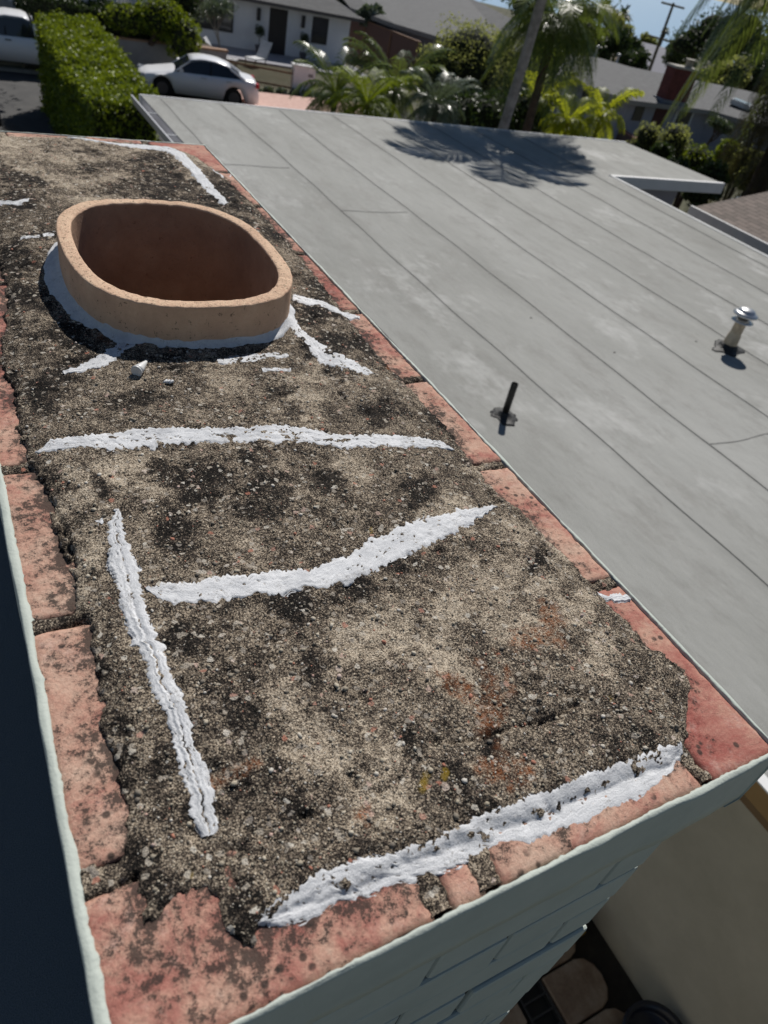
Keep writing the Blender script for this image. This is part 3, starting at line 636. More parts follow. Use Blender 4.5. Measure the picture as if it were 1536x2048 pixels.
# fascia, drip edges, walls
lav = plain('lavender_stucco', (.34, .34, .40), .9, var=.06)
mb = MB().box(9.08, 11.74, 8.80, 8.876, ZR - .16, ZR + .012); wpart(mb.build('fascia', wh, bevel=.006))
mb = MB().box(9.055, 9.125, -3.5, 8.80, ZR - .12, ZR + .008); wpart(mb.build('drip_edge', plain('grey_metal_edge', (.45, .46, .46), .5), bevel=.004))
mb = MB().box(2.48, 11.5, 11.1, 11.14, ZR - .14, ZR + .008); wpart(mb.build('drip_edge', wh, bevel=.004))
be = M('beige_stucco', (.42, .37, .30), .9); be.color(be.ramp(be.noise(2, 6, .7), [(.3, (.44, .40, .33)), (.7, (.56, .51, .43))])); be.bump(be.noise(120, 4), .004, .5)
mb = MB().box(3.05, 8.6, -3.3, 10.7, -4.95, ZR - .10); wpart(mb.build('wall', be.m))
mb = MB().box(8.6, 11.2, 9.25, 10.7, -6.9, ZR - .16); wpart(mb.build('wall', lav))
mb = MB().box(2.53, 3.05, -3.4, 10.9, ZR - .17, ZR - .102); wpart(mb.build('soffit', plain('brown_soffit', (.20, .12, .06), .8)))
# gutter
gm2 = plain('gutter_metal', (.5, .5, .52), .45, .3, var=.1)
prof = [(2.502, -.01), (2.502, -.12), (2.40, -.12), (2.365, -.02), (2.365, .0), (2.385, .0), (2.385, -.012), (2.372, -.02), (2.405, -.112), (2.497, -.112), (2.497, -.01)]
vs = [(x, y, ZR + z_) for y in (2.6, 11.1) for x, z_ in prof]; n = len(prof)
mb = MB().add(vs, [(i, i + 1, n + i + 1, n + i) for i in range(n - 1)]); gut = wpart(mb.build('gutter', gm2))
for y in np.arange(2.9, 11, .92):
    mb = MB().box(2.375, 2.51, y - .012, y + .012, ZR - .012, ZR - .004); o = mb.build('gutter_hanger', plain('hanger_metal', (.6, .6, .6), .4, .4) if y < 3 else bpy.data.materials['hanger_metal']); o.parent = gut; o.location = (0, 0, 0)
mb = MB().box(2.515, 2.535, -3.5, 2.58, ZR - .115, ZR - .004); wpart(mb.build('fascia', plain('brown_fascia', (.34, .20, .08), .7)))
mb = MB().box(2.505, 2.56, -3.5, 2.58, ZR - .003, ZR + .006); wpart(mb.build('drip_edge', wh))
# black vent pipe
blk = plain('black_abs', (.012, .012, .012), .45, var=.2)
bt = plain('black_mastic', (.02, .02, .02), .6, var=.3, bump=.006, bscale=40)
p = G(1008, 832, ZR)
fl_m = MB().lathe([(.105, .001), (.085, .005), (.05, .010), (.034, .03), (.028, .036), (.024, .036)], 28)
fl_m.v = [(x * (1 + .35 * float(fbm(x * 22, y * 22, 5, 3)) * (math.hypot(x, y) > .04)), y * (1 + .3 * float(fbm(x * 22, y * 22, 5, 3)) * (math.hypot(x, y) > .04)), z_ + .002 * float(fbm(x * 60, y * 60, 7, 2))) for x, y, z_ in fl_m.v]
o = fl_m.build('flashing', bt, None, True); vp = MB().tube([(0, 0, 0), (0, 0, .25), (0, 0, .252), (0, 0, .252), (0, 0, .18)], [.0235, .0235, .022, .019, .019], 20).build('vent_pipe', blk, None, True)
vp.location = (p.x, p.y, ZR); wpart(vp); tag(vp, 'plain black plastic vent pipe'); o.parent = vp
o = MB()
for q in range(26): a = random.random(); o.tube([(-.1 - a * .22, .06 + a * .13 + random.uniform(-.015, .015), .0005), (-.1 - a * .22 + random.uniform(.01, .03), .06 + a * .13 + random.uniform(-.01, .01), .0025)], [.0012, .004], 6)
p = G(1455, 697, ZR)
gal = M('galvanised_steel', (.62, .62, .62), .32, .85); gal.color(gal.ramp(gal.noise(18, 4), [(.3, (.5, .5, .5)), (.7, (.72, .72, .72))])); gal.bump(gal.noise(30, 3), .002, .3)
mv = MB().lathe([(.068, .0), (.066, .02), (.058, .13), (.050, .15), (.050, .27), (.052, .272)], 32).build('metal_vent', plain('vent_body', (.42, .36, .28), .45, .5, var=.3, scale=14), None, True)
mv.location = (p.x, p.y, ZR); wpart(mv); tag(mv, 'galvanised metal flue vent with a round cap')
fl_m = MB().lathe([(.16, .001), (.14, .007), (.10, .012), (.078, .035), (.07, .05)], 32)
fl_m.v = [(x * (1 + .3 * float(fbm(x * 14, y * 14, 15, 3)) * (math.hypot(x, y) > .09)), y * (1 + .3 * float(fbm(x * 14, y * 14, 15, 3)) * (math.hypot(x, y) > .09)), z_ + .003 * float(fbm(x * 50, y * 50, 7, 2))) for x, y, z_ in fl_m.v]
fl_m.build('flashing', bt, mv, True)
MB().lathe([(.05, .262), (.098, .268), (.10, .274), (.052, .292), (.048, .292)], 32).build('storm_collar', gal.m, mv, True)
MB().lathe([(.046, .28), (.046, .33)], 24).build('throat', plain('vent_throat', (.15, .14, .13), .5, .5), mv, True)
MB().lathe([(.02, .322), (.107, .326), (.112, .332), (.110, .342), (.085, .356), (.078, .358), (.072, .372), (.05, .384), (.02, .389), (.001, .39)], 36).build('vent_cap', gal.m, mv, True)
# small debris on the roof
for px, py, r in [(1062, 636, .012), (1229, 705, .014), (1392, 683, .014)]:
    q = G(px, py, ZR); MBo = MB().lathe([(r, 0), (r * .8, .004), (r * .2, .006)], 10); o = MBo.build('tar_spot', bt, None, True); o.location = (q.x, q.y, ZR - .0005); o.scale = (1, .7, 1); wpart(o)

# ================================================================ COURTYARD
ZG = -4.95
pv = M('brown_stone_paver', (.16, .11, .08), .55)
pv.color(pv.ramp(pv.noise(6, 6, .75), [(.3, (.15, .09, .06)), (.5, (.24, .17, .12)), (.7, (.34, .27, .21))])); pv.bump(pv.noise(20, 5), .01, .5)
tag(MB().prism([(.3, -3), (3.1, -3), (3.1, 4), (.3, 4)], ZG - .05, ZG + .012).build('patio_bed', plain('dark_soil', (.03, .025, .02), .95, var=.4, scale=12)), kind='structure')
rnd = random.Random(4)
def paver(x0, x1, y0, y1, rounded, lab):
    pts = [(x0, y0), (x1 - (.12 if rounded else 0), y0)]
    if rounded:
        for k in range(7):
            a = -math.pi / 2 + math.pi * k / 6; pts.append((x1 - .12 + .12 * math.cos(a), (y0 + y1) / 2 + (y1 - y0) / 2 * math.sin(a)))
        pts.pop(1)
    else: pts.append((x1, y1))
    if rounded: pass
    pts.append((x0, y1))
    cx_, cy_ = (x0 + x1) / 2, (y0 + y1) / 2
    o = MB().prism([(a - cx_, b - cy_) for a, b in pts], 0, .062 + rnd.uniform(-.004, .004)).build('edging_paver' if rounded else 'patio_paver', pv.m, bevel=.012, seg=2); o.location = (cx_, cy_, ZG + .010)
    return tag(o, lab, 'paver', 'round ended brown pavers beside the drain' if rounded else 'rectangular brown pavers inside the drain')
yy = -.64
n_p = 0
ORD = ['first', 'second', 'third', 'fourth', 'fifth', 'sixth', 'seventh', 'eighth', 'ninth', 'tenth', 'eleventh', 'twelfth']
while yy < 1.6:
    hgt = .30 + rnd.uniform(-.01, .02)
    paver(2.47, 2.86 + rnd.uniform(-.02, .02), yy, yy + hgt, True, 'round ended brown paver by the beige wall, %s in its row from the black pot' % ORD[n_p])
    yy += hgt + .012; n_p += 1
yy = -.45
n_p = 0
while yy < 1.5:
    hgt = .42 + rnd.uniform(-.01, .02)
    for xx in (1.30, 1.78):
        paver(xx, xx + .465, yy, yy + hgt, False, 'reddish brown rectangular paver, %s row from the picture edge, %s the drain' % (ORD[n_p], 'touching' if xx > 1.5 else 'one stone away from'))
    yy += hgt + .012; n_p += 1
dr = empty('channel_drain', (2.36, .6, ZG + .008), 0, 'dark metal channel drain grate running between the brown pavers', 'drain')
MB().box(-.095, .095, -2, 2, 0, .02).build('drain_channel', plain('drain_black', (.008, .008, .009), .6), dr)
mb = MB().box(-.095, -.08, -2, 2, .021, .06).box(.08, .095, -2, 2, .021, .06)
for y in np.arange(-1.95, 2, .085): mb.box(-.0795, .0795, y, y + .012, .035, .055)
mb.build('drain_grate', plain('drain_iron', (.05, .05, .055), .5, .5), dr)
p = G(1335, 2085, ZG + .3)
pot = empty('plant_pot', (2.78, .02, ZG + .012), 0, 'round dark blue black pot at the foot of the beige wall', 'pot')
MB().lathe([(.13, 0), (.15, .02), (.19, .28), (.205, .30), (.205, .33), (.18, .33), (.17, .28), (.16, .26)], 40).build('pot_body', plain('dark_glaze', (.015, .018, .03), .3), pot, True)
# grey blue padded roll with yellow end leaning by the wall
ro = empty('padded_roll', (2.80, .82, ZG + .07), 0, 'pale blue grey padded roll with a yellow end by the pavers', 'roll')
MB().tube([(0, 0, .105), (.06, .22, .13), (.11, .5, .15)], [.10, .105, .10], 20).build('roll_cover', plain('blue_grey_cloth', (.30, .33, .42), .8, var=.3, scale=8, bump=.01, bscale=12), ro, True)
MB().tube([(-.035, -.12, .10), (0, -.005, .105)], [.085, .099], 20).build('roll_end', plain('yellow_end', (.45, .27, .02), .7), ro, True)

# ================================================================ BACKGROUND
def leafcloud(name, ells, n, size, mat, parent=None, seed=1, shell=.45, flat=0.0, clump=1.0):
    r = np.random.default_rng(seed); ells = np.array(ells, float); vol = ells[:, 3] * ells[:, 4] * ells[:, 5]
    idx = r.choice(len(ells), n, p=vol ** .8 / (vol ** .8).sum()); E_ = ells[idx]
    d = r.standard_normal((n, 3)); d /= np.linalg.norm(d, axis=1)[:, None]
    rad = r.random(n) ** shell
    lump = 1 + .16 * clump * np.sin(d[:, 0] * 7 + idx * 3) * np.sin(d[:, 1] * 6 + 1 + idx) + .10 * clump * np.sin(d[:, 2] * 11 + idx)
    keep_gap = (np.sin(d[:, 0] * 9 + idx) * np.sin(d[:, 2] * 8 + 2) * np.sin(d[:, 1] * 10)) > -.55 * (1.2 - .5 * clump)
    c = E_[:, :3] + d * E_[:, 3:6] * (rad * lump)[:, None]; c = c[keep_gap]; n = len(c)
    u = r.standard_normal((n, 3)); u /= np.linalg.norm(u, axis=1)[:, None]; t = r.standard_normal((n, 3)); t[:, 2] *= (1 - flat)
    v = np.cross(u, t); v /= np.linalg.norm(v, axis=1)[:, None]
    s1 = (size * r.uniform(.6, 1.3, n))[:, None]; s2 = s1 * .5
    V = np.stack([c - u * s1, c + v * s2, c + u * s1, c - v * s2], 1).reshape(-1, 3)
    return npmesh(name, V, np.arange(4 * n).reshape(-1, 4), mat, parent)
Lg = leafmat('hedge_leaf', [(.04, .07, .01), (.09, .14, .015), (.19, .25, .02), (.28, .33, .03), (.06, .10, .012)], (.34, .42, .02), .24, .5, .25)
Ld = leafmat('dark_leaf', [(.018, .03, .01), (.03, .05, .018), (.045, .07, .022), (.06, .085, .03)], (.10, .16, .03), .15, .5, .3)
Lo = leafmat('olive_leaf', [(.12, .13, .05), (.18, .19, .07), (.24, .25, .11), (.09, .09, .04)], (.42, .45, .12), .42, .6, .2)
Ly = leafmat('yellow_palm_leaf', [(.08, .13, .015), (.15, .20, .02), (.26, .28, .03), (.06, .10, .015)], (.62, .66, .03), .45)
Lp = leafmat('palm_leaf', [(.04, .07, .02), (.06, .10, .025), (.09, .13, .035), (.12, .15, .05)], (.22, .28, .04), .3, .32)
Ls = leafmat('silver_leaf', [(.10, .13, .09), (.17, .2, .15), (.06, .09, .05), (.25, .28, .22)], (.15, .2, .08), .2, .3)
Lx = leafmat('dead_palm_leaf', [(.045, .035, .015), (.07, .055, .025), (.03, .03, .012), (.10, .08, .04)], (.10, .09, .02), .2)
bark = plain('grey_bark', (.17, .15, .13), .95, var=.4, scale=6, bump=.02, bscale=14)
bark2 = plain('brown_bark', (.09, .06, .045), .95, var=.4, scale=9, bump=.03, bscale=12)
core_m = plain('shade_core_dark', (.015, .02, .008), 1.0)  # near-black filler added inside foliage, stands in for shade between leaves
def blob_core(name, ells, parent, k=.72):  # solid lumps added behind the leaves to keep plant insides dark
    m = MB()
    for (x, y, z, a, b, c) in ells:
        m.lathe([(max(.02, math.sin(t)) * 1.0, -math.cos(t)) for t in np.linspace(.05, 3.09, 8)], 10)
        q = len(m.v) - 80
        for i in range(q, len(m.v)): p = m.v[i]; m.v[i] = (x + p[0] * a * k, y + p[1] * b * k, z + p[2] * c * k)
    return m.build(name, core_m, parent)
def shrub(name, base, ells, n, size, mat, label, cat='shrub', group=None, seed=1, stem=True, core=True, clump=1.0):
    """ells relative to base"""
    o = empty(name, base, 0, label, cat, group)
    leafcloud('foliage', ells, n, size, mat, o, seed, clump=clump)
    if core: blob_core('shade_core', ells, o)
    if stem:
        e = ells[0]; m = MB()
        for q in range(4):
            a = q * 1.7 + seed; m.tube([(math.cos(a) * .05, math.sin(a) * .05, 0), (e[0] + math.cos(a) * e[3] * .25, e[1] + math.sin(a) * e[4] * .25, e[2] * .6), (e[0] + math.cos(a) * e[3] * .5, e[1] + math.sin(a) * e[4] * .5, e[2] + e[5] * .3)], [.06, .04, .015], 7)
        m.build('trunk', bark2, o)
    return o
def tz(x, y): return float(terrain_z(x, y)) - .02
def at_depth(px, py, Y):                       # foliage centre on the sight line, base on the terrain below it
    c = P(px, py, Y); b = Vector((c.x, c.y, tz(c.x, c.y))); return b, c - b
def px2m(c, n): return n * c.length / FPX

# ---- palms
def frond_mesh(L, droop, rise, nl, ll, width, fold, mat, seed, name='frond'):
    r = np.random.default_rng(seed); ts = np.linspace(0, 1, 14)
    def pt_(t): return np.array([L * t * (1 - .18 * droop * t), 0, rise * L * t - droop * L * t * t])
    V = []; F = []
    def q(a, b, c, d): i = len(V); V.extend([a, b, c, d]); F.append((i, i + 1, i + 2, i + 3))
    for i in range(13):
        a, b = pt_(ts[i]), pt_(ts[i + 1]); w0 = .022 * (1 - ts[i]) + .004; w1_ = .022 * (1 - ts[i + 1]) + .004
        q(a + [0, -w0, 0], b + [0, -w1_, 0], b + [0, w1_, 0], a + [0, w0, 0]); q(a + [0, 0, -w0], b + [0, 0, -w1_], b + [0, 0, w1_], a + [0, 0, w0])
    for s in (-1, 1):
        for k in range(nl):
            t = .14 + .86 * (k + r.uniform(-.2, .2)) / nl; t = min(t, 1); p = pt_(t)
            l = ll * (math.sin(math.pi * min(1, t * .85 + .12)) ** .6) * r.uniform(.85, 1.1)
            tg = (pt_(min(1, t + .02)) - pt_(t - .02)); tg /= np.linalg.norm(tg)
            dr = tg * (.45 + .5 * t) + np.array([0, s * 1.0, 0]) * (1 - .3 * t) + np.array([0, 0, fold + r.uniform(-.15, .15)])
            dr /= np.linalg.norm(dr); wv = tg * width
            m_ = p + dr * l * .55; e = p + dr * l + np.array([0, 0, -l * .38])
            q(p - wv * .5, m_ - wv, m_ + wv, p + wv * .5); q(m_ - wv, e - wv * .15, e + wv * .15, m_ + wv)
    return npmesh(name, np.array(V), F, mat)
def palm(name, base, top_, rad, label, nf, L, lm_, barkm, seed, droops=(.75, 1.2), rises=(.9, .1), ll=.5, nl=34, width=.016, dead=0, group=None, ring_=True, fold=.05, tk=1.0):
    o = empty(name, base, 0, label, 'palm', group); T = Vector(top_) - Vector(base)
    m = MB(); k = 26; pts = []; rr = []
    for i in range(k + 1):
        f = i / k; pts.append(T * f + Vector((math.sin(f * 5 + seed) * .03, math.cos(f * 4) * .03, 0))); rr.append(rad * (1.15 - .3 * f) * (1 + (.05 if i % 2 else -.03)) * (tk if f < .5 else 1))
    m.tube(pts, rr, 12); m.build('trunk', barkm, o, True)
    rn = random.Random(seed); protos = []
    for v in range(3):
        f_ = v / 2; pr = frond_mesh(L * (1 - .12 * f_), droops[0] + (droops[1] - droops[0]) * f_, rises[0] + (rises[1] - rises[0]) * f_, nl, ll, width, fold - .35 * f_, lm_, seed * 7 + v); protos.append(pr)
    used = [False] * 3
    for i in range(nf):
        f = i / max(1, nf - 1); v = min(2, int(f * 3)); a = i * 2.39996 + rn.uniform(-.2, .2)
        if not used[v]: fo = protos[v]; used[v] = True
        else: fo = protos[v].copy(); C.objects.link(fo)
        fo.parent = o; fo.location = T + Vector((0, 0, -.1 * f)); fo.rotation_euler = (rn.uniform(-.15, .15), rn.uniform(-.12, .12), a); sc = rn.uniform(.85, 1.08); fo.scale = (sc, sc, sc)
    if dead:
        dm = frond_mesh(L * .95, 1.6, -.5, nl, ll * .8, width, -.6, Lx, seed * 7 + 9, 'dead_frond')
        for i in range(dead):
            fo = dm if i == 0 else dm.copy()
            if i: C.objects.link(fo)
            fo.parent = o; fo.location = T + Vector((0, 0, -.15 - .02 * (i % 5))); fo.rotation_euler = (rn.uniform(-.2, .2), rn.uniform(.1, .45), i * 6.283 / dead + rn.uniform(-.2, .2)); sc = rn.uniform(.8, 1.05); fo.scale = (sc * .8, sc, sc)
    return o
def above(px, py, Y, ytop):        # point vertically above P(px,py,Y) that shows at row ytop
    p = P(px, py, Y)
    for z in np.linspace(p.z, 8, 2000):
        q = RW.T @ np.array([p.x, p.y, z])
        if 1024 + FPX * q[1] / q[2] <= ytop: return Vector((p.x, p.y, z))
b = P(985, 255, 12.55)
bark = plain('pale_grey_bark', (.30, .27, .25), .95, var=.4, scale=6, bump=.02, bscale=14)
palm('tall_palm', (b.x + .0, b.y, tz(b.x, b.y)), (b.x + .42, b.y, 1.35), .098, 'tall palm with a ringed grey trunk beside the far roof edge', 24, 1.95, Lp, bark, 5, droops=(.75, 1.2), rises=(.95, .2), ll=.66, nl=52, width=.022)
b = P(1049, 262, 14)
palm('brown_trunked_palm', (b.x, b.y, tz(b.x, b.y)), above(1049, 262, 14, 34), .1, 'dark brown trunked palm with a drooping crown right of the ringed trunk', 26, 1.75, Lp, bark2, 11, droops=(.8, 1.15), rises=(.8, .15), ll=.62, nl=38, tk=1.5)
b = P(1533, 345, 17)
palm('shaggy_palm', (b.x, b.y, tz(b.x, b.y)), above(1533, 345, 17, -150) + Vector((-.2, 0, .8)), .28, 'shaggy palm with hanging dead fronds at the right edge of the picture', 40, 5.6, Lp, bark2, 23, droops=(.85, 1.3), rises=(.6, -.05), ll=1.0, nl=70, width=.045, dead=44)
for i, (px, py, Y, L, nf, lab, mt) in enumerate([
        (672, 185, 15.5, 1.15, 26, 'small bushy palm nearest the white address pillar, at the roof edge', Lp),
        (792, 175, 15.6, 1.35, 30, 'small palm with upright arching fronds, middle of the three by the roof edge', Lp),
        (735, 205, 13.8, 1.0, 24, 'low palm clump squeezed between the two taller bushy palms', Lg),
        (872, 205, 14.5, .95, 26, 'silvery small palm at the foot of the big olive bush', Ls)]):
    c = P(px, py, Y); palm('pygmy_palm', (c.x, c.y, tz(c.x, c.y)), c, .07, lab, nf, L, mt, bark2, 31 + i, droops=(.7, 1.2), rises=(1.25, .25), ll=.3, nl=30, width=.011, group='small palms beyond the far roof edge')
for i, (px, py, Y, L, nf, lab) in enumerate([
        (1078, 205, 16.5, .95, 18, 'bright yellow green palm clump just behind the brown trunk'),
        (1135, 245, 14.5, .8, 20, 'low yellow green palm clump right against the roof edge'),
        (1200, 232, 16.5, 1.0, 18, 'arching green palm clump nearest the pale garden path')]):
    c = P(px, py, Y); palm('areca_palm', (c.x, c.y, tz(c.x, c.y)), c, .05, lab, nf, L, Ly, bark2, 51 + i, droops=(.8, 1.3), rises=(1.5, .5), ll=.36, nl=26, width=.016, group='yellow green palms behind the roof')

# ---- hedges and shrubs
def boxhedge(name, pts, z0, z1, n, size, mat, label, seed, gap=.12):
    """clipped hedge: leaves on the skin of a prism"""
    o = empty(name, (pts[0][0], pts[0][1], z0), 0, label, 'hedge'); O_ = np.array([pts[0][0], pts[0][1], z0])
    r = np.random.default_rng(seed); P_ = np.array(pts, float); m = len(P_); cen = P_.mean(0)
    per = [np.hypot(*(P_[(i + 1) % m] - P_[i])) for i in range(m)]; area = np.array([l * (z1 - z0) * .55 for l in per])
    xx, yy_ = P_[:, 0], P_[:, 1]; A = abs(np.dot(xx, np.roll(yy_, 1)) - np.dot(yy_, np.roll(xx, 1))) / 2; pr = np.append(area, A * 1.6); pr /= pr.sum()
    ch = r.choice(m + 1, n, p=pr); out = np.zeros((n, 3))
    for i in range(m):
        k = ch == i; q = k.sum(); t = r.random(q)[:, None]; out[k, :2] = P_[i] * (1 - t) + P_[(i + 1) % m] * t; out[k, 2] = z0 + (z1 - z0) * r.random(q)
    out[:, 2] = np.where(ch < m, out[:, 2], z1)
    k = ch == m; q = k.sum(); u, v = r.random((q, 1)), r.random((q, 1)); a, b_, c_, d_ = P_
    out[k, :2] = a * (1 - u) * (1 - v) + b_ * u * (1 - v) + c_ * u * v + d_ * (1 - u) * v; out[k, 2] = z1
    out += (fbm(out[:, 0] * 1.6 + out[:, 2], out[:, 1] * 1.6, seed, 3) * .11)[:, None] * np.array([.6, .3, 1.0]) + r.normal(0, gap * .5, (n, 3)); out -= O_
    uu = r.standard_normal((n, 3)); uu /= np.linalg.norm(uu, axis=1)[:, None]; vv = np.cross(uu, r.standard_normal((n, 3))); vv /= np.linalg.norm(vv, axis=1)[:, None]
    s1 = (size * r.uniform(.6, 1.3, n))[:, None]
    V = np.stack([out - uu * s1, out + vv * s1 * .5, out + uu * s1, out - vv * s1 * .5], 1).reshape(-1, 3)
    npmesh('foliage', V, np.arange(4 * n).reshape(-1, 4), mat, o)
    Q = cen + (P_ - cen) * np.array([.93, .985]) - O_[:2]; MB().prism([tuple(q) for q in Q], .02, z1 - z0 - .10).build('shade_core', core_m, o)  # solid dark box added inside the hedge to block light
    return o
hz = -4.3
boxhedge('clipped_hedge', [(3.1, 18.6), (4.75, 19.3), (5.2, 30.0), (3.35, 28.6)], -6.9, hz, 46000, .055, Lg, 'tall bright green clipped hedge running away between chimney and street', 3)
boxhedge('clipped_hedge', [(3.6, 35.6), (9.4, 35.4), (9.4, 36.4), (3.6, 36.6)], -6.0, -4.75, 9000, .07, Ld, 'low dark clipped hedge in front of the white railing', 4)
b, c = at_depth(322, 72, 34.3); b.z = -5.6
o_ = shrub('flowering_bush', (8.3, 35.0, -5.7), [(.4, 0, 1.0, 1.1, .7, .75), (-.9, 0, .8, .9, .6, .55), (1.2, -.5, .45, .8, .6, .9)], 7000, .075, Lg, 'loose green bush spilling over the retaining wall behind the white sedan', 'bush', None, 7)
b, c = at_depth(950, 150, 20)
o_ = shrub('big_bush', b, [(c.x - .3, 0, c.z + .25, 1.35, 1.1, 1.15), (c.x + 1.0, .5, c.z + .1, 1.1, 1.0, 1.1), (c.x - 1.0, 0, c.z - .2, 1.0, .9, 1.1), (c.x + .3, 0, c.z - 1.3, 1.6, 1.2, 1.3)], 38000, .04, Lo, 'big fine leaved olive bush left of the ringed palm trunk', 'bush', None, 9)
b, c = at_depth(965, 235, 16.5)
shrub('dark_bush', b, [(c.x, 0, c.z - .1, 1.5, .7, .75), (c.x + 1.2, 0, c.z, .9, .7, .8)], 9000, .06, Ld, 'very dark bush at the foot of the ringed palm trunk', 'bush', None, 10)
for i, (px, py, Y, r_, mt, lab, nm) in enumerate([
        (1295, 272, 26, 22, Lo, 'round clipped grey green shrub beside the brown planter wall', 'round_shrub'),
        (1350, 278, 25, 24, Lo, 'round olive shrub below the red front door', 'round_shrub'),
        (1322, 308, 21, 18, Ld, 'small round dark shrub at the end of the planter wall', 'round_shrub'),
        (1392, 318, 20, 24, Lg, 'yellow green leafy plant between the round shrubs and the bare branched tree', 'leafy_plant'),
        (1350, 340, 16, 20, Ld, 'glossy dark plant crowding the diagonal roof edge', 'leafy_plant'),
        (1425, 350, 15.5, 22, Ld, 'dark shrub above the corner of the flat roof', 'leafy_plant'),
        (1490, 318, 20, 20, Lo, 'pale olive shrub in front of the low grey garden wall', 'leafy_plant'),
        (1455, 302, 22, 18, Lg, 'light green shrub just left of the garden wall', 'leafy_plant'),
        (1520, 330, 18, 18, Lo, 'small olive shrub above the blue parked car', 'leafy_plant')]):
    b, c = at_depth(px, py, Y); R3 = px2m(P(px, py, Y), r_) * 1.05
    shrub(nm, b, [(0, 0, c.z, R3 * 1.1, R3, R3), (R3 * .5, 0, c.z - R3 * .8, R3, R3, R3 * .9), (-R3 * .5, .1, c.z - R3 * 1.2, R3 * .9, R3, R3)], 3800, .05 + .02 * (i % 3), mt, lab, 'shrub', None, 60 + i, clump=.5 if nm == 'round_shrub' else 1.0)
b, c = at_depth(1425, 262, 24)
t_o = empty('open_branched_tree', b, 0, 'dark open branched tree with sparse glossy leaves in front of the right hand house', 'tree')
m = MB(); rn = random.Random(3); tips = []
def branch(p, d, l, r_, dep):
    e = p + d * l; m.tube([p, p + d * l * .5 + Vector((rn.uniform(-.04, .04), rn.uniform(-.04, .04), 0)), e], [r_, r_ * .85, r_ * .65], 6, False)
    if dep == 0: tips.append(e); return
    for _ in range(3): branch(e, (d + Vector((rn.uniform(-.8, .8), rn.uniform(-.8, .8), rn.uniform(-.2, .5)))).normalized(), l * .72, r_ * .62, dep - 1)
branch(Vector((0, 0, 0)), Vector((0, 0, 1)), max(.5, c.z - 1.0), .09, 0); m.tube([(0, 0, 0), (0, 0, max(.5, c.z - .9))], [.1, .08], 8); tips.clear()
branch(Vector((0, 0, max(.5, c.z - 1.0))), Vector((.1, 0, 1)), .55, .075, 3)
m.build('trunk', bark2, t_o)
leafcloud('crown', [(e.x, e.y, e.z, .26, .26, .22) for e in tips], 2600, .05, Ls, t_o, 12, .8); leafcloud('crown', [(e.x, e.y, e.z, .3, .3, .25) for e in tips], 2200, .05, Ld, t_o, 13, .8)
# olive tree before the white house
b, c = at_depth(405, 20, 38.5)
t_o = empty('thin_olive_tree', (12.4, 39, -6.9), 0, 'thin grey leaved tree in front of the wide dark window of the white house', 'tree')
m = MB(); tips = []
branch(Vector((0, 0, 0)), Vector((.05, 0, 1)), .9, .05, 3); m.build('trunk', bark, t_o)
leafcloud('crown', [(e.x, e.y, e.z + .2, .5, .5, .4) for e in tips], 3600, .06, Ls, t_o, 22, .9)
# dark street tree top left
t_o = empty('street_tree', (1.0, 41.5, -6.9), 0, 'big dark tree trunk and shade behind the white pickup', 'tree')
MB().tube([(0, 0, 0), (.3, 0, 1.6), (1.1, 0, 3.6)], [.75, .6, .5], 12).tube([(.3, 0, 1.6), (-1.4, 0, 3.8)], [.5, .3], 10).build('trunk', plain('black_bark', (.03, .025, .025), .95, var=.4, bump=.03), t_o)
leafcloud('crown', [(.6, 0, 5.2, 4.2, 3.4, 1.7), (3.2, 1.5, 5.0, 2.2, 2, 1.2), (-3, 0, 5.4, 3, 3, 1.6)], 30000, .11, Ld, t_o, 33, .7)
MB().tube([(.9, 0, 3.0), (2.0, -4.5, 5.2), (2.8, -8.5, 6.2)], [.2, .13, .06], 8).build('limb', bpy.data.materials['black_bark'], t_o)
leafcloud('crown', [(2.4, -8.2, 6.3, 3.2, 3.0, .8), (1.0, -5.0, 6.0, 2.2, 2.4, .8), (-1.5, -9.0, 6.4, 2.6, 3.0, .8)], 2300, .17, Ld, t_o, 35, .7)
sp_o = empty('spiky_plant', (3.4, 34.2, -6.85), 0, 'pale spiky bare twigs at the top end of the tall hedge', 'plant')
m = MB()
for q in range(26):
    a = rn.uniform(0, 6.28); l = rn.uniform(1.2, 1.9); m.tube([(0, 0, 0), (math.cos(a) * .3, .1 * math.sin(a), l * .6), (math.cos(a) * rn.uniform(.4, 1.0), .3 * math.sin(a), l)], [.012, .01, .006], 5)
m.build('twigs', plain('straw', (.42, .38, .28), .9), sp_o)
for i in range(9):
    x = 12.0 + i * .62; shrub('grey_tuft', (x, 34.35 + .05 * (i % 2), tz(x, 34.3)), [(0, 0, .16, .26, .2, .18)], 260, .09, Ls, 'grey green tuft number along the foot of the picket fence', 'plant', 'grey tufts along the picket fence', 90 + i, False, False)
for i, o in enumerate(sorted([o for o in C.objects if o.name.startswith('grey_tuft')], key=lambda o: o.location.x)): o['label'] = 'low grey green tuft under the picket fence, %s one counted from the white sedan' % ORD[i]

